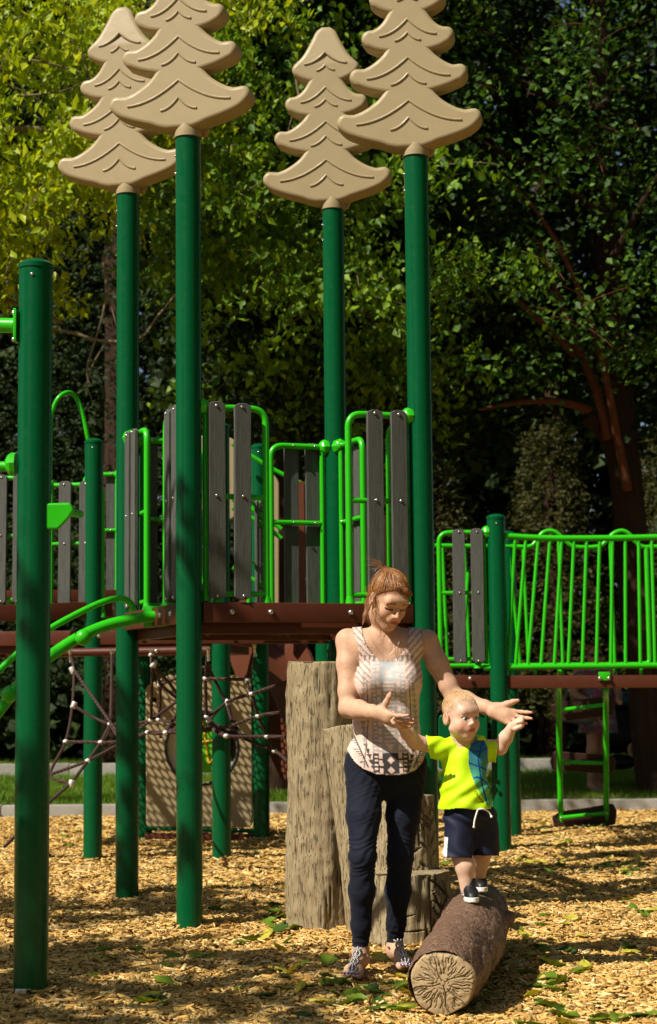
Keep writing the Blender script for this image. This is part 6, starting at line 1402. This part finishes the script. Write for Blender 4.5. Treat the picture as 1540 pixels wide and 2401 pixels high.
# ------------------------------------------------------------------ BACKGROUND: person, stroller, dog
YB_ = 18.15
bp = empty('person', tuple(Vector((at(1398, 1860, YB_).x, YB_, 0))), 'person in sunglasses and patterned summer dress standing beyond the bridge', 'person')
fb = Field((at(1335, 1700, YB_).x - .1, YB_ - .35, 0.04), (at(1460, 1700, YB_).x + .1, YB_ + .3, 1.62), .010)
hc_ = at(1394, 1537, YB_); fb.ell(hc_, (.075, .095, .11), .02); fb.ell(hc_ + Vector((0, -.03, -.05)), (.055, .06, .07), .02); fb.cone(hc_ + Vector((0, .02, -.08)), hc_ + Vector((0, .03, -.20)), .05, .055, .03)
hx = hc_.x; fb.ell((hx + .01, YB_ + .02, 1.20), (.17, .11, .20), .05); fb.ell((hx + .02, YB_ + .02, .95), (.18, .12, .18), .05)
for s_, kx in ((-1, 0), (1, .0)):
    sh_ = Vector((hx + s_ * .17, YB_ + .02, 1.32)); el_ = Vector((hx + s_ * .23, YB_ - .02, 1.05)); wr_ = Vector((hx + s_ * (.12 if s_ < 0 else .20), YB_ - .22, .98)); fb.chain([sh_, el_, wr_, wr_ + Vector((0, -.09, -.02))], [.052, .042, .030, .030], .02)
for u, dy in ((1386, -.05), (1408, .06)):
    hp = Vector((at(u + 4, 1700, YB_).x, YB_ + dy, .85)); kn = Vector((at(u, 1760, YB_).x, YB_ + dy - .01, .47)); an = Vector((at(u - 2, 1840, YB_).x, YB_ + dy + .02, .10)); fb.chain([hp, kn, kn.lerp(an, .3), an], [.085, .055, .056, .036], .03); fb.chain([an, an + Vector((.03, -.06, -.04)), an + Vector((.10, -.14, -.055))], [.036, .034, .026], .02)
V, Q = fb.mesh(); paint_obj('body', V, Q, np.tile(np.array([.42, .215, .125]), (len(V), 1)), 'skin_child', bp)
fdr = Field((hx - .35, YB_ - .28, .45), (hx + .35, YB_ + .3, 1.36), .010); fdr.ell((hx + .01, YB_ + .02, 1.18), (.185, .125, .19), .05); fdr.cone((hx + .02, YB_ + .02, 1.0), (hx + .02, YB_ + .02, .60), .165, .215, .05)
V, Q = fdr.mesh(); V, Q, _i = cut(V, Q, (V[:, 2] > .64) & (V[:, 2] < 1.30)); V = V.copy(); cd_ = np.tile(np.array([.20, .075, .10]), (len(V), 1)); k1 = vnoise(V, 45, 3); k2 = vnoise(V, 60, 8); cd_[k1 > .45] = (.05, .22, .25); cd_[k2 > .7] = (.45, .30, .28); paint_obj('dress', V, Q, cd_, 'cloth', bp, .004)
MB().ball(hc_ + Vector((0, .022, .025)), .093, 18, (.90, 1.05, 1.08)).build('hair', 'hair_base', bp)
for s_ in (-1, 1): MB().ball(hc_ + Vector((s_ * .032, -.083, .005)), .026, 12, (1.15, .45, .85)).build('sunglass_lens', 'black', bp)
MB().beam(hc_ + Vector((-.07, -.07, .012)), hc_ + Vector((.07, -.07, .012)), .006, .006).build('sunglass_frame', 'black', bp)
for u, dy in ((1386, -.05), (1408, .06)):
    an = Vector((at(u - 2, 1840, YB_).x, YB_ + dy + .02, .10)); MB().box(an + Vector((.05, -.08, -.088)), (.13, .045, .009), (Vector((.75, -.66, 0)), Vector((.66, .75, 0)), Vector((0, 0, 1))), .004).build('flip_flop', 'black', bp)
# shoulder bag held in front: a thing of its own
paint('bag_grey', (.10, .11, .14), .7); paint('teal_cloth', (.03, .16, .20), .8)
bag = empty('shoulder_bag', tuple(at(1345, 1760, YB_ - .25)), 'grey soft bag hanging in front of the person beyond the bridge', 'bag'); OFF[bag] = Vector(at(1345, 1760, YB_ - .25))
fbag = Field(tuple(np.array(tuple(at(1352, 1668, YB_ - .27))) - np.array([.30, .16, .22])), tuple(np.array(tuple(at(1352, 1668, YB_ - .27))) + np.array([.30, .16, .22])), .010); fbag.cone(at(1325, 1660, YB_ - .27), at(1378, 1672, YB_ - .27), .075, .085, .03); fbag.cone(at(1330, 1678, YB_ - .27), at(1375, 1684, YB_ - .27), .07, .07, .03); V, Q = fbag.mesh(); paint_obj('bag_body', V, Q, None, 'bag_grey', bag)
MB().tube(spline([at(1322, 1655, YB_ - .27), at(1335, 1600, YB_ - .2), at(1360, 1575, YB_ - .1), at(1378, 1600, YB_ - .2), at(1382, 1660, YB_ - .27)], 5), .012, 8).build('bag_strap', 'bag_grey', bag)
# stroller
YS_ = 18.6
sv = empty('stroller', tuple(Vector((at(1460, 1850, YS_).x, YS_, 0))), 'black baby stroller with teal patterned blanket standing by the dark trunk', 'stroller'); sx0 = at(1455, 1800, YS_).x
fr_ = [((-.22, -.25, .12), (-.20, -.05, .62), (-.16, .20, 1.0)), ((.22, -.25, .12), (.20, -.05, .62), (.16, .20, 1.0)), ((-.22, .32, .12), (-.20, .1, .5), (-.19, -.02, .64)), ((.22, .32, .12), (.20, .1, .5), (.19, -.02, .64))]
for a in fr_: MB().tube(spline([Vector((sx0 + p[0], YS_ + p[1], p[2])) for p in a], 5), .014, 8).build('frame_tube', 'grey_plastic', sv)
MB().tube([Vector((sx0 - .16, YS_ + .20, 1.0)), Vector((sx0 + .16, YS_ + .20, 1.0))], .018, 10).build('handle', 'black', sv)
fst = Field((sx0 - .3, YS_ - .4, .2), (sx0 + .3, YS_ + .35, 1.0), .012); fst.cone((sx0 - .10, YS_ - .02, .60), (sx0 + .10, YS_ - .02, .60), .16, .16, .05); fst.ell((sx0, YS_ + .06, .80), (.19, .16, .15), .05); fst.ell((sx0, YS_, .32), (.18, .22, .08), .03); V, Q = fst.mesh(); paint_obj('seat', V, Q, None, 'black', sv)
for p in ((-.24, -.26), (.24, -.26), (-.24, .32), (.24, .32)):
    c_ = Vector((sx0 + p[0], YS_ + p[1], .11)); MB().tube([c_ + Vector((0, .085 * math.cos(a), .085 * math.sin(a))) for a in np.linspace(0, 6.283, 19)[:-1]], .022, 8, closed=True).build('wheel', 'black', sv); MB().lathe(c_ - Vector((.02, 0, 0)), (1, 0, 0), [(.03, 0), (.034, .02), (.03, .04)], 10).build('hub', 'grey_plastic', sv)
bl = Field((sx0 - .2, YS_ - .35, .35), (sx0 + .45, YS_ + .3, 1.12), .012); bl.chain([(sx0 - .08, YS_ - .1, .97), (sx0 + .10, YS_ - .1, 1.0), (sx0 + .24, YS_ - .12, .86), (sx0 + .29, YS_ - .14, .66), (sx0 + .28, YS_ - .14, .48)], [.05, .07, .075, .07, .04], .03); V, Q = bl.mesh(); cb2 = np.tile(np.array([.045, .20, .25]), (len(V), 1)); k1 = vnoise(V, 40, 5); k2 = vnoise(V, 55, 9); cb2[k1 > .5] = (.30, .06, .04); cb2[k2 > .6] = (.02, .07, .12)
blk = empty('blanket', (sx0 + .2, YS_ - .1, .5), 'teal blanket with red pattern draped over the stroller', 'blanket'); paint_obj('blanket_cloth', V, Q, cb2, 'cloth', blk)
# dog
YD = 18.0
dg_ = empty('dog', tuple(Vector((at(1518, 1868, YD).x, YD, 0))), 'tan dog with a curled tail standing by the stroller', 'dog'); dxx = at(1512, 1800, YD).x
fdog = Field((dxx - .22, YD - .25, 0.03), (dxx + .42, YD + .3, .62), .008)
fdog.ell((dxx + .02, YD, .36), (.10, .09, .085), .03); fdog.ell((dxx + .20, YD, .36), (.13, .10, .105), .04); fdog.cone((dxx + .27, YD, .40), (dxx + .34, YD - .02, .50), .06, .055, .03); fdog.ell((dxx + .36, YD - .03, .53), (.06, .055, .05), .02); fdog.cone((dxx + .37, YD - .05, .52), (dxx + .40, YD - .12, .50), .035, .022, .02)
for s_ in (-1, 1): fdog.cone((dxx + .35 + .02 * s_, YD + .02 + .02 * s_, .56), (dxx + .36 + .03 * s_, YD + .03 * s_, .61), .016, .006, .01)
for x, y, hind in ((-.02, -.055, 1), (-.01, .055, 1), (.26, -.055, 0), (.27, .055, 0)):
    if hind: fdog.chain([(dxx + x, YD + y, .33), (dxx + x + .03, YD + y, .22), (dxx + x - .045, YD + y, .13), (dxx + x - .03, YD + y, .045), (dxx + x, YD + y - .01, .045)], [.055, .036, .022, .018, .02], .02)
    else: fdog.chain([(dxx + x, YD + y, .33), (dxx + x - .01, YD + y, .19), (dxx + x, YD + y, .05), (dxx + x + .025, YD + y, .045)], [.045, .026, .019, .02], .02)
tl = [(dxx - .06 + .075 * math.cos(a) - .02, YD - .01, .47 + .065 * math.sin(a)) for a in np.linspace(-1.2, 3.9, 12)]; fdog.chain([(dxx - .05, YD, .39)] + tl, [.03] + [.030 - .001 * i for i in range(12)], .015)
V, Q = fdog.mesh(); cdg = np.tile(np.array([.36, .22, .10]), (len(V), 1)); cdg[V[:, 2] < .26] = (.22, .13, .07); cdg[vnoise(V, 18, 2) > .6] *= .6; paint_obj('body', V, Q, cdg, 'cloth', dg_)
